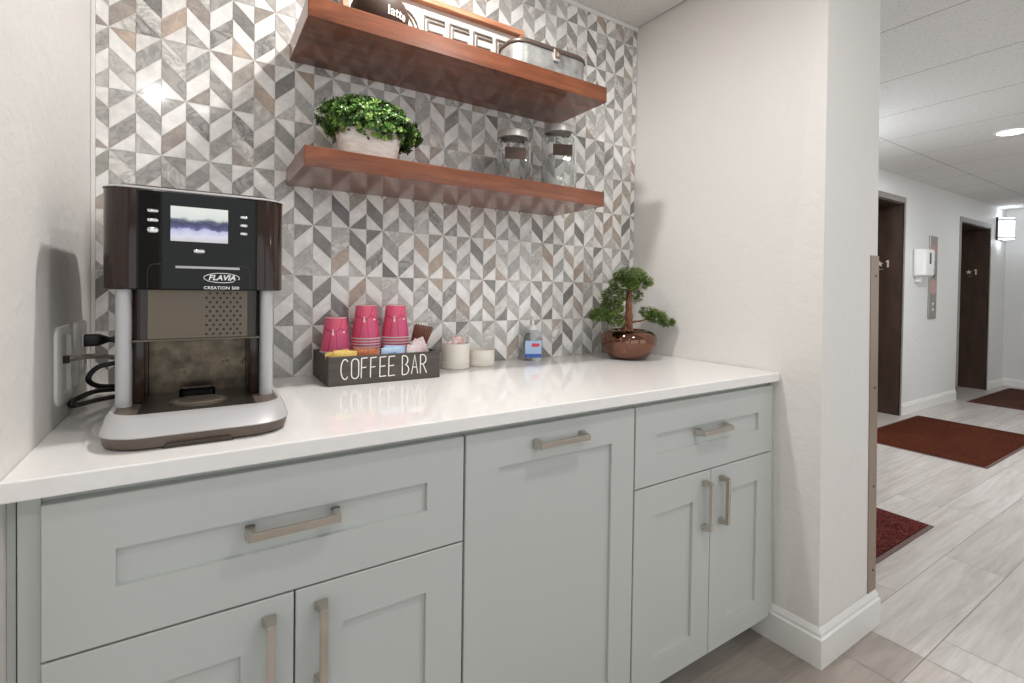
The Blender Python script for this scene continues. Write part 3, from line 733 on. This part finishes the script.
b = bmesh.new(); tube(b, smooth_path([(.055, -.143, 1.052), (.085, -.143, 1.053), (.12, -.130, 1.047), (.15, -.125, 1.022), (.12, -.140, 1.010), (.066, -.155, 1.0015), (.035, -.160, .994), (.020, -.165, .972), (.032, -.160, .955), (.066, -.155, .9495), (.11, -.130, .947), (.13, -.120, .945), (.10, -.135, .944), (.066, -.155, .943), (.035, -.195, .948), (.012, -.245, .943), (.008, -.262, .936), (.018, -.240, .9315), (.04, -.19, .929), (.075, -.150, .926), (.12, -.125, .9205)], 7), .0052, 10)
pc = obj('power_cord', b, M_cord, cm, True)
b = bmesh.new(); L = []
for x, h in ((.0116, .013), (.034, .013), (.044, .009), (.052, .0055), (.06, .0055)): L.append(yz_ring(-.143, 1.052, h, h, h*.4, x, 3))
loft(b, L); obj('plug', b, M_black, pc, True)
b = bmesh.new()
loft(b, [yz_ring(-.143, 1.052, q_, q_, .003, x_, 3) for x_, q_ in ((.059, .0075), (.063, .0075), (.0635, .0058), (.066, .0058), (.0665, .0074), (.070, .0074), (.0705, .0056), (.074, .0056), (.0745, .0072), (.078, .0072))])
obj('strain_relief', b, M_black, t_)

# ------------------------------------------------------------ coffee bar crate and its contents
M_crate = mat('charcoal_painted_wood', rgb(66, 60, 56), .6); t = NT(M_crate)
v = t.coords((2, 12, 12)); t.l(t.ramp(t.noise(v, 5, 5, .6), [(.3, rgb(64, 58, 54)), (.7, rgb(88, 80, 74))]), t.b.inputs['Base Color'])
M_rawedge = mat('worn_wood_edge', rgb(120, 92, 72), .7)
BX0, BX1, BY0, BY1, BZ0, BZ1 = .502, .816, -.2115, -.012, .9155, .992
cr = thing('coffee_bar_crate', 'dark wooden organizer crate lettered COFFEE BAR standing on the counter', 'crate', ((BX0+BX1)/2, -.11, BZ0))
b = bmesh.new(); box(b, BX0, BX1, BY0, BY0+.010, BZ0, BZ1, .0012, 1); obj('front_board', b, M_crate, cr)
b = bmesh.new(); box(b, BX0, BX1, BY1-.010, BY1, BZ0, BZ1, .0012, 1); obj('back_board', b, M_crate, cr)
for x in (BX0, BX1-.01):
    b = bmesh.new(); box(b, x, x+.010, BY0+.0102, BY1-.0102, BZ0, BZ1, .0012, 1); obj('side_board', b, M_crate, cr)
b = bmesh.new(); box(b, BX0+.0102, BX1-.0102, BY0+.0102, BY1-.0102, BZ0, BZ0+.008); obj('bottom_board', b, M_crate, cr)
def arc(cx, cz, rx, rz, a0, a1, n=10): return [(cx+rx*math.cos(math.radians(a0+(a1-a0)*k/n)), cz+rz*math.sin(math.radians(a0+(a1-a0)*k/n))) for k in range(n+1)]
LH = .053; zb = .932
GL = {
 'C': ([arc(.5, .5, .5, .5, 48, 312, 14)], .021),
 'O': ([arc(.5, .78, .5, .22, 0, 180, 8)+arc(.5, .22, .5, .22, 180, 360, 8)+[(1, .78)]], .019),
 'F': ([[(0, 0), (.05, 1), (1, 1.02)], [(.03, .52), (.8, .54)]], .017),
 'E': ([[(1, 1.02), (.05, 1), (0, 0), (1, .02)], [(.03, .52), (.85, .54)]], .018),
 'B': ([[(0, 0), (0, 1)], [(0, 1)]+arc(.35, .76, .5, .24, 90, -90, 7)+[(0, .52)], [(0, .52)]+arc(.4, .26, .6, .26, 90, -90, 8)+[(0, 0)]], .019),
 'A': ([[(0, 0), (.5, 1), (1, 0)], [(.18, .36), (.82, .36)]], .019),
 'R': ([[(0, 0), (0, 1)], [(0, 1)]+arc(.35, .75, .55, .25, 90, -90, 8)+[(0, .5)], [(.4, .5), (1, 0)]], .019)}
b = bmesh.new(); x = .534
for ch, adv in (('C', .0272), ('O', .0257), ('F', .0247), ('F', .0257), ('E', .0247), ('E', .0392), ('B', .0270), ('A', .0268), ('R', 0)):
    for st in GL[ch][0]: ribbon(b, [(x+p*GL[ch][1], zb+q*LH) for p, q in st], .0027, BY0-.0006, BY0+.0002)
    x += adv
obj('lettering', b, mat('white_paint_letters', rgb(240, 238, 232), .6), cr)

M_cup = mat('pink_paper_cup', rgb(224, 70, 112), .4); t = NT(M_cup)
v = t.coords((9, 9, 5)); vz = t.n('ShaderNodeTexVoronoi', feature='DISTANCE_TO_EDGE'); vz.inputs['Scale'].default_value = 3.2; t.l(v, vz.inputs['Vector'])
edge = t.ramp(vz.outputs['Distance'], [(0, rgb(180, 58, 92)), (.03, rgb(222, 84, 114)), (.06, rgb(232, 100, 130))])
big = t.noise(v, 1.8, 2); bc = t.ramp(big, [(.45, (1, 1, 1, 1)), (.58, (.92, .86, 1.12, 1))]); t.l(t.mix(1.0, edge, bc, 'MULTIPLY'), t.b.inputs['Base Color'])
M_rim = mat('cup_rim_white', rgb(236, 222, 220), .5)
FB = BZ0+.008
M_cprint = mat('cup_print_white', rgb(250, 226, 232), .5)
def cup(x, y, z, label, group, proto=[None]):
    """upside-down paper cup, rim at z"""
    if proto[0] is None:
        H = .098; r0, r1 = .041, .029
        t_ = thing('paper_cup', label, 'cup', (x, y, z), group)
        b = bmesh.new(); lathe(b, [(r0-.0014, z+.003), (r0-.0004, z+.003), (r1, z+H), (r1-.0015, z+H+.0002), (r1-.002, z+H-.006), (.002, z+H-.006), (.002, z+H-.0065), (r1-.0026, z+H-.0065)], x, y, 36, False, False); obj('cup_wall', b, M_cup, t_, True)
        b = bmesh.new(); lathe(b, [(r0-.0016, z), (r0+.0018, z+.0006), (r0+.0022, z+.0028), (r0-.0004, z+.0042), (r0-.0016, z+.004)], x, y, 36, False, False); obj('rim', b, M_rim, t_, True)
        b = bmesh.new(); lathe(b, [(r1+.0004, z+H-.0012), (r1+.0005, z+H+.0005), (r1-.001, z+H+.0008)], x, y, 36, False, False); obj('foot_rim', b, M_rim, t_, True)
        for nm, a0, zz, w_, h_ in (('motif', -2.0, .058, .0065, .017), ('caption', -1.1, .058, .010, .006)):
            b = bmesh.new(); Lp = []
            for (da, dz) in ((-1, -1), (0, -1), (1, -1), (.4, 1), (-.4, 1)):
                zc = zz+dz*h_/2; rr2 = r0+(r1-r0)*(zc-.003)/(H-.003)+.0003; a = a0+da*w_/2/rr2
                Lp.append(b.verts.new((x+rr2*math.cos(a), y+rr2*math.sin(a), z+zc)))
            b.faces.new(Lp); obj(nm, b, M_cprint, t_)
        proto[0] = t_; return t_
    r = dup(proto[0], (x, y, z), label); r['group'] = group; return r
ZC, DC = BZ0+.0085, .0084
for x, y, n_, nm in ((.549, -.085, 9, 'left'), (.638, -.075, 13, 'middle'), (.728, -.075, 13, 'right')):
    for k in range(n_):
        up_ = n_-1-k
        w_ = 'top cup' if up_ == 0 else ('cup just under the top one' if up_ == 1 else ('third cup from the top' if up_ == 2 else ('fourth cup from the top' if up_ == 3 else 'hidden lower cup')))
        cup(x, y, ZC+k*DC, 'pink paper cup, %s of the %s stack in the crate' % (w_, nm), 'pink paper cups in the crate')
# packets
def packet(name, label, x, z, w_, h_, m, tilt, rot, y, stripes=None, grp='sweetener packets in the crate'):
    t_ = thing(name, label, 'packet', (x, y, z), grp)
    b = bmesh.new(); nx, nz = 10, 8; rows = {}
    for sgn in (1, -1):
        for i in range(nx+1):
            for k in range(nz+1):
                u, v_ = i/nx, k/nz; th = .0035*(math.sin(PI*u)*math.sin(PI*v_))**.5+.0002
                rows[(sgn, i, k)] = b.verts.new((x+(u-.5)*w_, y+sgn*th+.0006*math.sin(9*u+4*v_), z+(v_-.5)*h_))
        for i in range(nx):
            for k in range(nz): b.faces.new((rows[(sgn, i, k)], rows[(sgn, i+1, k)], rows[(sgn, i+1, k+1)], rows[(sgn, i, k+1)]))
    bmesh.ops.remove_doubles(b, verts=b.verts[:], dist=.00045)
    obj('sachet', b, m, t_, True)
    if stripes:
        b = text_bm(stripes[0], stripes[2], .0002, 0, .0001); move(b, (x, y-.0042, z+stripes[3])); obj('print', b, stripes[1], t_)
    t_.rotation_euler = (tilt, rot, 0); return t_
def pmat(n, a, c): 
    m = mat(n, a, .45); t = NT(m); t.l(t.ramp(t.noise(t.coords(), 60, 4), [(.4, a), (.65, c)]), t.b.inputs['Base Color']); return m
M_pk_y = pmat('yellow_packet', rgb(222, 184, 88), rgb(232, 204, 120)); M_pk_b = pmat('brown_packet', rgb(158, 84, 44), rgb(208, 130, 84)); M_pk_l = pmat('blue_packet', rgb(168, 196, 226), rgb(190, 212, 236)); M_pk_w = pmat('pink_white_packet', rgb(240, 232, 230), rgb(232, 196, 200))
M_txt = mat('packet_print_dark', rgb(70, 60, 70), .5)
for i, (x, y, r_) in enumerate(((.548, -.1935, .08), (.533, -.184, -.16))):
    packet('sugar_packet', ('yellow sweetener packet at the front left of the crate', 'yellow sweetener packet leaning behind the front yellow one')[i], x, .984-.001*i, .062, .045, M_pk_y, -.12, r_, y, ('SUGAR FREE', M_txt, .007, -.002) if i == 0 else None)
for i, (x, y, r_) in enumerate(((.612, -.189, -.03), (.604, -.176, .1))):
    packet('brown_sugar_packet', ('brown patterned sugar packet in front row of the crate', 'brown patterned sugar packet just behind the front brown one')[i], x, .986+.001*i, .062, .042, M_pk_b, -.1, r_, y)
for i, (x, y, r_) in enumerate(((.680, -.190, -.05), (.690, -.178, .06))):
    packet('sugar_packet', ('pale blue sweetener packet in front row of the crate', 'pale blue sweetener packet tucked behind the front blue one')[i], x, .987+.003*i, .062, .044, M_pk_l, -.1, r_, y, ('SUGAR', mat('packet_print_blue', rgb(60, 90, 150), .5), .007, .004) if i == 0 else None)
for i, (x, y, r_, z) in enumerate(((.765, -.165, .5, .996), (.776, -.150, -.35, 1.0), (.748, -.178, .1, .985))):
    packet('creamer_packet', ('crumpled white and pink packet before the stir sticks', 'white packet standing behind the crumpled one, against the sticks', 'white packet beside the blue packet in the crate')[i], x, z, .045, .05, M_pk_w, -.2, r_, y)
# stir sticks
M_stick = mat('brown_stir_stick', rgb(122, 68, 52), .45)
for i in range(21):
    b = bmesh.new(); lay, cl_ = i % 3, i//3; x0_ = .757+cl_*.0046+lay*.0015; y0_ = -.080-.0034*lay; x1_ = .780+cl_*.0084+lay*.0028; y1_ = -.104-.0034*lay
    A = Vector((x0_, y0_, FB+.001)); B = Vector((x1_, y1_, 1.062+.003*((i*5) % 3)-.0006*i))
    tdir = (B-A).normalized(); s = Vector((1, 0, -tdir.x/tdir.z)).normalized(); n_ = tdir.cross(s).normalized()
    L = [[p+s*.0019+n_*.001, p-s*.0019+n_*.001, p-s*.0019-n_*.001, p+s*.0019-n_*.001] for p in (A, B)]
    loft(b, L)
    tag(obj('stir_stick', b, M_stick, origin=tuple(A)), 'brown coffee stir stick in the fanned bundle at the right of the crate', 'stir stick', 'stir sticks in the crate')

# ------------------------------------------------------------ white jars
M_cer = mat('cream_ceramic', rgb(232, 227, 218), .35)
def canister(x, y, r, h, label):
    t_ = thing('ceramic_canister', label, 'canister', (x, y, .9155))
    z = .9155; prof = [(r-.006, z), (r-.002, z+.001), (r-.001, z+.004)]
    for k in range(3): prof += [(r-.0005, z+.006+k*.006), (r+.001, z+.008+k*.006), (r-.0005, z+.010+k*.006)]
    prof += [(r, z+.03), (r, z+h-.004), (r-.0015, z+h), (r-.004, z+h), (r-.005, z+h-.003), (r-.005, z+.012)]
    b = bmesh.new(); lathe(b, prof, x, y, 44, True, True); obj('pot', b, M_cer, t_, True); return t_
canister(.932, -.075, .0465, .082, 'taller cream canister with ribbed foot, holding loose packets, beside the crate')
M_pkr = pmat('red_white_packet', rgb(240, 236, 232), rgb(214, 96, 92))
packet('creamer_packet', 'white packet with red print sticking out of the taller cream canister', .938, .994, .048, .05, M_pkr, -.3, .35, -.085, None, 'packets in the canister')
packet('creamer_packet', 'white packet lying slanted at the left in the taller cream canister', .920, .984, .045, .05, M_pkr, .25, -.5, -.078, None, 'packets in the canister')
canister(1.036, -.062, .0455, .055, 'shorter cream canister standing between taller canister and sanitizer bottle')

# ------------------------------------------------------------ hand sanitizer bottle
M_clear = mat('clear_plastic', rgb(244, 250, 255), .02, trans=1, ior=1.28)
M_lab_b = mat('label_blue', rgb(70, 110, 190), .4); M_lab_w = mat('label_pale_blue', rgb(176, 204, 236), .4); M_lab_r = mat('label_red', rgb(214, 70, 84), .4)
sx, sy = 1.262, -.045; z = .9155
hs = thing('hand_sanitizer_bottle', 'clear pump bottle of hand sanitizer with a blue label on the counter', 'bottle', (sx, sy, z))
b = bmesh.new(); rrloft(b, [(sx, sy, .034, .018, .016, z), (sx, sy, .037, .020, .018, z+.004), (sx, sy, .037, .020, .018, z+.085), (sx, sy, .034, .018, .0175, z+.098), (sx, sy, .024, .015, .0148, z+.108), (sx, sy, .013, .013, .0128, z+.113), (sx, sy, .013, .013, .0128, z+.120)]); obj('bottle', b, M_clear, hs, True)
b = bmesh.new(); lathe(b, [(.015, z+.1125), (.0155, z+.114), (.0155, z+.128), (.013, z+.130), (.005, z+.131), (.005, z+.148), (.009, z+.150), (.009, z+.160), (.006, z+.163)], sx, sy, 24); box(b, sx-.004, sx+.004, sy-.034, sy, z+.152, z+.160, .002); obj('pump', b, M_white, hs, True)
b = bmesh.new(); box(b, sx-.030, sx+.030, sy-.0212, sy-.0203, z+.012, z+.074, .0003, 1); lb = obj('label', b, M_lab_w, hs)
b = bmesh.new(); box(b, sx-.030, sx+.030, sy-.0216, sy-.0212, z+.012, z+.026); obj('blue_band', b, M_lab_b, lb)
b = bmesh.new(); rrl = [[(px, sy-.0215-dy, pz) for px, pz in ring_pts(sx+.008, z+.058, .015, .0065, .006, 5)] for dy in (-.0004, .0003)]; loft(b, rrl); obj('red_oval', b, M_lab_r, lb); hs.rotation_euler[2] = -math.radians(26)

# ------------------------------------------------------------ bonsai in a brown pot
M_glaze = mat('brown_metallic_glaze', rgb(126, 92, 78), .05, 1.0)
px, py = 1.628, -.170; z = .9155
bo = thing('bonsai_tree', 'small artificial bonsai tree in a round glossy brown pot by right wall', 'plant', (px, py, z))
b = bmesh.new(); lathe(b, [(.064, z), (.070, z+.002), (.090, z+.024), (.106, z+.055), (.109, z+.072), (.104, z+.092), (.090, z+.106), (.074, z+.1115), (.068, z+.111), (.066, z+.106), (.066, z+.098)], px, py, 56); obj('pot', b, M_glaze, bo, True, 60)
M_soil = mat('dark_soil', rgb(50, 32, 26), .9)
b = bmesh.new(); lathe(b, [(.0655, z+.094), (.064, z+.101), (.03, z+.104), (.001, z+.105)], px, py, 30); obj('soil', b, M_soil, bo, True)
M_bark = mat('reddish_bark', rgb(104, 60, 44), .7); t = NT(M_bark); nb = t.noise(t.coords((1, 1, .3)), 120, 5, .7); t.l(t.ramp(nb, [(.35, rgb(70, 38, 28)), (.6, rgb(160, 104, 80))]), t.b.inputs['Base Color']); t.bump(nb, .8, .004)
b = bmesh.new()
zt = z+.1
tube(b, smooth_path([(px-.006, py, zt), (px-.002, py, zt+.03), (px+.001, py, zt+.07), (px-.002, py, zt+.12), (px+.004, py, zt+.17), (px+.01, py, zt+.2)]), [.019-.0135*k/30+.0015*math.sin(k*1.3) for k in range(31)], 12)
tube(b, smooth_path([(px, py, zt+.035), (px+.02, py-.01, zt+.042), (px+.05, py-.02, zt+.045), (px+.085, py-.03, zt+.058)]), [.006-.004*k/18 for k in range(19)], 8)
tube(b, smooth_path([(px-.002, py, zt+.055), (px-.03, py+.01, zt+.06), (px-.05, py+.02, zt+.075), (px-.09, py+.02, zt+.07)]), [.006-.004*k/18 for k in range(19)], 8)
for a in (0, 1.9, 3.4, 4.9): tube(b, [(px-.004+.012*math.cos(a), py+.012*math.sin(a), zt+.022), (px-.004+.030*math.cos(a), py+.030*math.sin(a), zt+.004)], [.009, .003], 6)
obj('trunk', b, M_bark, bo, True)
def leafmat(name, dark, mid, light, rough=.45):
    m = mat(name, mid, rough); t = NT(m)
    a = t.n('ShaderNodeAttribute', attribute_name='piece'); t.l(t.ramp(a.outputs['Fac'], [(0, dark), (.5, mid), (1, light)]), t.b.inputs['Base Color']); return m
M_needle = leafmat('bonsai_needles', rgb(42, 60, 30), rgb(104, 130, 60), rgb(164, 184, 98))
def pad(b, vals, c, r, n, rnd, blade=.013):
    """cushion of short needle sprigs"""
    for _ in range(n):
        while True:
            q = Vector((rnd.uniform(-1, 1), rnd.uniform(-1, 1), rnd.uniform(-1, 1)))
            if .3 < q.length <= 1: break
        p = Vector(c)+Vector((q.x*r[0], q.y*r[1], q.z*r[2])); dirn = Vector((q.x, q.y, q.z+.35)).normalized(); tone = min(1, max(0, .45+rnd.uniform(-.35, .45)))
        for k in range(6):
            d2 = (dirn+Vector((rnd.uniform(-1, 1), rnd.uniform(-1, 1), rnd.uniform(-1, 1)))*.75).normalized(); s = d2.orthogonal().normalized()*.0012; e = p+d2*blade*rnd.uniform(.6, 1.1)
            b.faces.new([b.verts.new(v_) for v_ in (p-s, p+s, e+s*.4, e-s*.4)]); vals.append((tone, tone, tone, 1))
rnd = random.Random(3); b = bmesh.new(); vals = []
for c, r, n in (((px+.005, py, z+.322), (.066, .055, .030), 620), ((px-.03, py, z+.288), (.058, .05, .032), 470), ((px+.050, py-.01, z+.296), (.048, .045, .026), 360),
                ((px-.075, py+.01, z+.235), (.045, .04, .040), 400), ((px-.088, py, z+.198), (.044, .038, .026), 280), ((px-.140, py, z+.172), (.050, .038, .026), 380), ((px-.08, py-.005, z+.15), (.034, .03, .026), 200),
                ((px+.035, py+.01, z+.245), (.034, .03, .032), 210), ((px+.078, py-.03, z+.178), (.036, .03, .020), 220), ((px+.112, py-.04, z+.160), (.044, .032, .020), 340), ((px+.158, py-.05, z+.140), (.034, .026, .016), 180)):
    pad(b, vals, c, r, n, rnd)
fo = obj('foliage', b, M_needle, bo, recalc=False); face_attr(fo.data, 'piece', vals)

# ------------------------------------------------------------ boxwood in a white planter
M_planter = mat('whitewashed_wood', rgb(218, 214, 207), .6); t = NT(M_planter); t.l(t.ramp(t.noise(t.coords((3, 3, 10)), 9, 5, .6), [(.35, rgb(214, 208, 200)), (.6, rgb(234, 232, 227))]), t.b.inputs['Base Color'])
gx, gy = .618, -.155; z = ZL+.0006
bw = thing('boxwood_planter', 'leafy green artificial boxwood in a white planter on the lower shelf', 'plant', (gx, gy, z))
b = bmesh.new(); rrloft(b, [(gx, gy, .068, .042, .030, z), (gx, gy, .070, .044, .031, z+.004), (gx, gy, .086, .054, .038, z+.080), (gx, gy, .088, .056, .039, z+.082), (gx, gy, .088, .056, .039, z+.088), (gx, gy, .085, .053, .037, z+.088), (gx, gy, .083, .051, .036, z+.075)]); obj('planter', b, M_planter, bw, True)
M_leaf = leafmat('boxwood_leaves', rgb(26, 52, 26), rgb(88, 132, 52), rgb(172, 204, 112), .35)
rnd = random.Random(8); b = bmesh.new(); vals = []
def sprig(p, dirn, rnd):
    tone = min(1, max(0, .42+rnd.uniform(-.42, .5)))
    for k in range(7):
        a = k*2.4; s1 = dirn.orthogonal().normalized(); s2 = dirn.cross(s1)
        rad = (s1*math.cos(a)+s2*math.sin(a)); d2 = (dirn*.55+rad).normalized(); base_ = p+dirn*.002*k
        L_ = .0108*rnd.uniform(.75, 1.2); side = d2.cross(dirn).normalized()*L_*.36; nrm = side.cross(d2).normalized()*L_*.12
        vs = [base_, base_+d2*L_*.45+side+nrm, base_+d2*L_*.85+side*.7+nrm, base_+d2*L_, base_+d2*L_*.85-side*.7+nrm, base_+d2*L_*.45-side+nrm]
        b.faces.new([b.verts.new(v_) for v_ in vs]); tt = min(1, max(0, tone+rnd.uniform(-.12, .12))); vals.append((tt, tt, tt, 1))
for _ in range(1150):
    while True:
        q = Vector((rnd.uniform(-1, 1), rnd.uniform(-1, 1), rnd.uniform(-1, 1)))
        if .55 < q.length <= 1 and q.z > -.75: break
    dirn = Vector((q.x, q.y, q.z+.3)).normalized()
    sprig(Vector((gx+.004+q.x*.136, gy+q.y*.085, z+.118+q.z*.058-.016*abs(q.x)**2-.010*q.x)), dirn, rnd)
fo = obj('foliage', b, M_leaf, bw, recalc=False); face_attr(fo.data, 'piece', vals)
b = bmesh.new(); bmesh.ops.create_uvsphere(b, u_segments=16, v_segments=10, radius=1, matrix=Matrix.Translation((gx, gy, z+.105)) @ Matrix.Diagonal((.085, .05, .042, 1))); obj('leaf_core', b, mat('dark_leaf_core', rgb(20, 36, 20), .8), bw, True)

# ------------------------------------------------------------ glass jars
M_glass = mat('clear_glass', rgb(250, 252, 252), .0, trans=1, ior=1.42)
M_lid = mat('brushed_lid_metal', rgb(206, 204, 200), .42, .6)
M_chalk = mat('chalkboard_label', rgb(72, 56, 48), .7)
def jar(x, y, h, lz, label):
    s = .055; z = ZL+.0006; t_ = thing('glass_jar', label, 'jar', (x, y, z))
    b = bmesh.new()
    rows = [(x, y, s-.006, s-.006, .022, z), (x, y, s-.001, s-.001, .024, z+.004), (x, y, s, s, .024, z+.010), (x, y, s, s, .024, z+h-.022), (x, y, s-.004, s-.004, .03, z+h-.016), (x, y, .043, .043, .042, z+h-.010), (x, y, .043, .043, .042, z+h),
            (x, y, .040, .040, .0395, z+h), (x, y, .040, .040, .0395, z+h-.010), (x, y, s-.008, s-.008, .028, z+h-.018), (x, y, s-.004, s-.004, .024, z+h-.032), (x, y, s-.004, s-.004, .024, z+.012), (x, y, s-.010, s-.010, .018, z+.007)]
    rrloft(b, rows, 8); obj('jar_body', b, M_glass, t_, True, 60)
    b = bmesh.new(); lathe(b, [(.050, z+h-.009), (.0525, z+h-.008), (.0525, z+h+.012), (.0505, z+h+.015), (.020, z+h+.0155), (.001, z+h+.016)], x, y, 44); obj('lid', b, M_lid, t_, True)
    b = bmesh.new(); box(b, x-.034, x+.034, y-s-.0012, y-s-.0004, z+lz, z+lz+.038, .0003, 1); obj('chalk_label', b, M_chalk, t_); t_.rotation_euler[2] = -math.radians(24)
jar(1.098, -.150, .168, .082, 'shorter square glass jar with metal lid and blank dark label')
jar(1.290, -.150, .220, .124, 'taller square glass jar with metal lid, at the shelf\'s right end')

# ------------------------------------------------------------ upper shelf: sign, latte ball, tin
zs_ = ZU+.0006
M_board = mat('white_sign_board', rgb(214, 205, 196), .7); M_pine = mat('light_wood_frame', rgb(186, 130, 98), .5)
t = NT(M_pine); t.l(t.ramp(t.noise(t.coords((2, 20, 20)), 5, 4), [(.3, rgb(160, 104, 76)), (.7, rgb(200, 148, 114))]), t.b.inputs['Base Color'])
sg = thing('coffee_sign', 'framed white sign reading COFFEE leaning against the tiles on the upper shelf', 'sign', (.84, -.06, zs_))
S0, S1, SH, SY = .560, 1.180, .214, -.065
b = bmesh.new(); box(b, S0+.01, S1-.01, SY, SY+.008, zs_+.01, zs_+SH-.01); obj('board', b, M_board, sg)
for (a, c, g, h) in ((S0, S1, zs_, zs_+.018), (S0, S1, zs_+SH-.018, zs_+SH), (S0, S0+.018, zs_+.0182, zs_+SH-.0182), (S1-.018, S1, zs_+.0182, zs_+SH-.0182)):
    b = bmesh.new(); box(b, a, c, SY-.022, SY+.012, g, h, .0015, 1); obj('frame_rail', b, M_pine, sg)
M_lout = mat('grey_letter_outline', rgb(116, 110, 104), .6)
def outline_letter(ch, x, w_, z0_, h_):
    b = bmesh.new(); a_, st_, m_ = .10, .17, .66
    if ch == 'F': P = [[(0, 0), (0, 1), (1, 1), (1, 1-a_), (st_, 1-a_), (st_, m_), (.9, m_), (.9, m_-a_), (st_, m_-a_), (st_, 0)]]
    elif ch == 'E': P = [[(0, 0), (0, 1), (1, 1), (1, 1-a_), (st_, 1-a_), (st_, m_), (.9, m_), (.9, m_-a_), (st_, m_-a_), (st_, a_), (1, a_), (1, 0)]]
    elif ch == 'O': P = [arc(.5, .5, .5, .5, 0, 345, 23), arc(.5, .5, .36, .40, 0, 345, 23)]
    else: P = [arc(.5, .5, .5, .5, 40, 320, 20)+arc(.5, .5, .36, .40, 320, 40, 16)]
    for p in P: ribbon(b, [(x+u*w_, z0_+v_*h_) for u, v_ in p], .0042, SY-.006, SY+.001, True)
    return obj('letter', b, M_lout, sg)
lx = S0+.036
for ch, w_ in (('C', .085), ('O', .095), ('F', .068), ('F', .068), ('E', .068), ('E', .068)):
    outline_letter(ch, lx, w_, zs_+.038, .125); lx += w_+.0195
# latte ball (round brown mug shape)
M_brn = mat('brown_glossy_ceramic', rgb(66, 52, 44), .6, spec=.2)
qx, qy = .640, -.172
lt = thing('latte_mug', 'rounded brown mug with the word latte in front of the coffee sign', 'mug', (qx, qy, zs_))
prof = [(r_*.9, zs_+z_) for r_, z_ in ((.060, 0), (.070, .002), (.081, .018), (.087, .036), (.088, .056), (.086, .071), (.078, .086), (.060, .098), (.034, .105), (.001, .107))]
b = bmesh.new(); lathe(b, prof, qx, qy, 48); obj('mug_body', b, M_brn, lt, True, 80)
def prof_r(z_):
    for (r0, z0_), (r1, z1_) in zip(prof, prof[1:]):
        if z0_ <= z_ <= z1_: return r0+(r1-r0)*(z_-z0_)/(z1_-z0_)
    return prof[-1][0]
b = text_bm('latte', .033, .0003, 0, .0006, 1.02)
bmesh.ops.subdivide_edges(b, edges=[e for e in b.edges if e.calc_length() > .006], cuts=2)
for v_ in b.verts:
    a = -PI/2+.34+v_.co.x/.080; zz = zs_+.041+v_.co.z; r_ = prof_r(zz)+.0008-v_.co.y*.5
    v_.co = Vector((qx+r_*math.cos(a), qy+r_*math.sin(a), zz))
obj('latte_lettering', b, mat('cream_lettering', rgb(238, 230, 220), .8, spec=.1), lt)
# galvanised tin
M_tin = mat('galvanised_tin', rgb(176, 176, 174), .4, .6); t = NT(M_tin); t.l(t.ramp(t.noise(t.coords((1, 1, 1)), 22, 5, .6), [(.3, rgb(140, 140, 138)), (.7, rgb(198, 198, 196))]), t.b.inputs['Base Color'])
M_tind = mat('dark_tin_rim', rgb(104, 92, 84), .4, .6)
tx0, tx1, ty = 1.035, 1.345, -.185
tn = thing('metal_tin', 'galvanised metal tin box with rounded corners and front latch on upper shelf', 'tin', ((tx0+tx1)/2, ty, zs_))
cx_, hx_ = (tx0+tx1)/2, (tx1-tx0)/2
b = bmesh.new(); rrloft(b, [(cx_, ty, hx_-.006, .062, .05, zs_), (cx_, ty, hx_-.003, .065, .052, zs_+.003), (cx_, ty, hx_-.003, .065, .052, zs_+.078)], 8); obj('tin_body', b, M_tin, tn, True)
b = bmesh.new(); rrloft(b, [(cx_, ty, hx_-.004, .066, .053, zs_+.002), (cx_, ty, hx_-.001, .068, .055, zs_+.005), (cx_, ty, hx_-.004, .066, .053, zs_+.008)], 8, False, False); obj('bottom_bead', b, M_tind, tn, True)
b = bmesh.new(); rrloft(b, [(cx_, ty, hx_, .068, .055, zs_+.0785), (cx_, ty, hx_+.0015, .0695, .056, zs_+.081), (cx_, ty, hx_+.0015, .0695, .056, zs_+.085), (cx_, ty, hx_, .068, .055, zs_+.089), (cx_, ty, hx_-.008, .062, .05, zs_+.096), (cx_, ty, hx_-.03, .04, .03, zs_+.099)], 8); obj('lid', b, M_tind, tn, True)
b = bmesh.new(); lx0 = cx_+.004; box(b, lx0-.011, lx0+.011, ty-.074, ty-.0655, zs_+.046, zs_+.084, .002); lt2 = obj('latch', b, M_lid, tn, True)
b = bmesh.new(); ribbon(b, [(lx0-.008, zs_+.058), (lx0-.008, zs_+.080), (lx0+.008, zs_+.080), (lx0+.008, zs_+.058)], .003, ty-.078, ty-.0735, True); obj('latch_loop', b, mat('copper_latch', rgb(150, 120, 104), .3, .8), lt2)
bpy.context.view_layer.update()
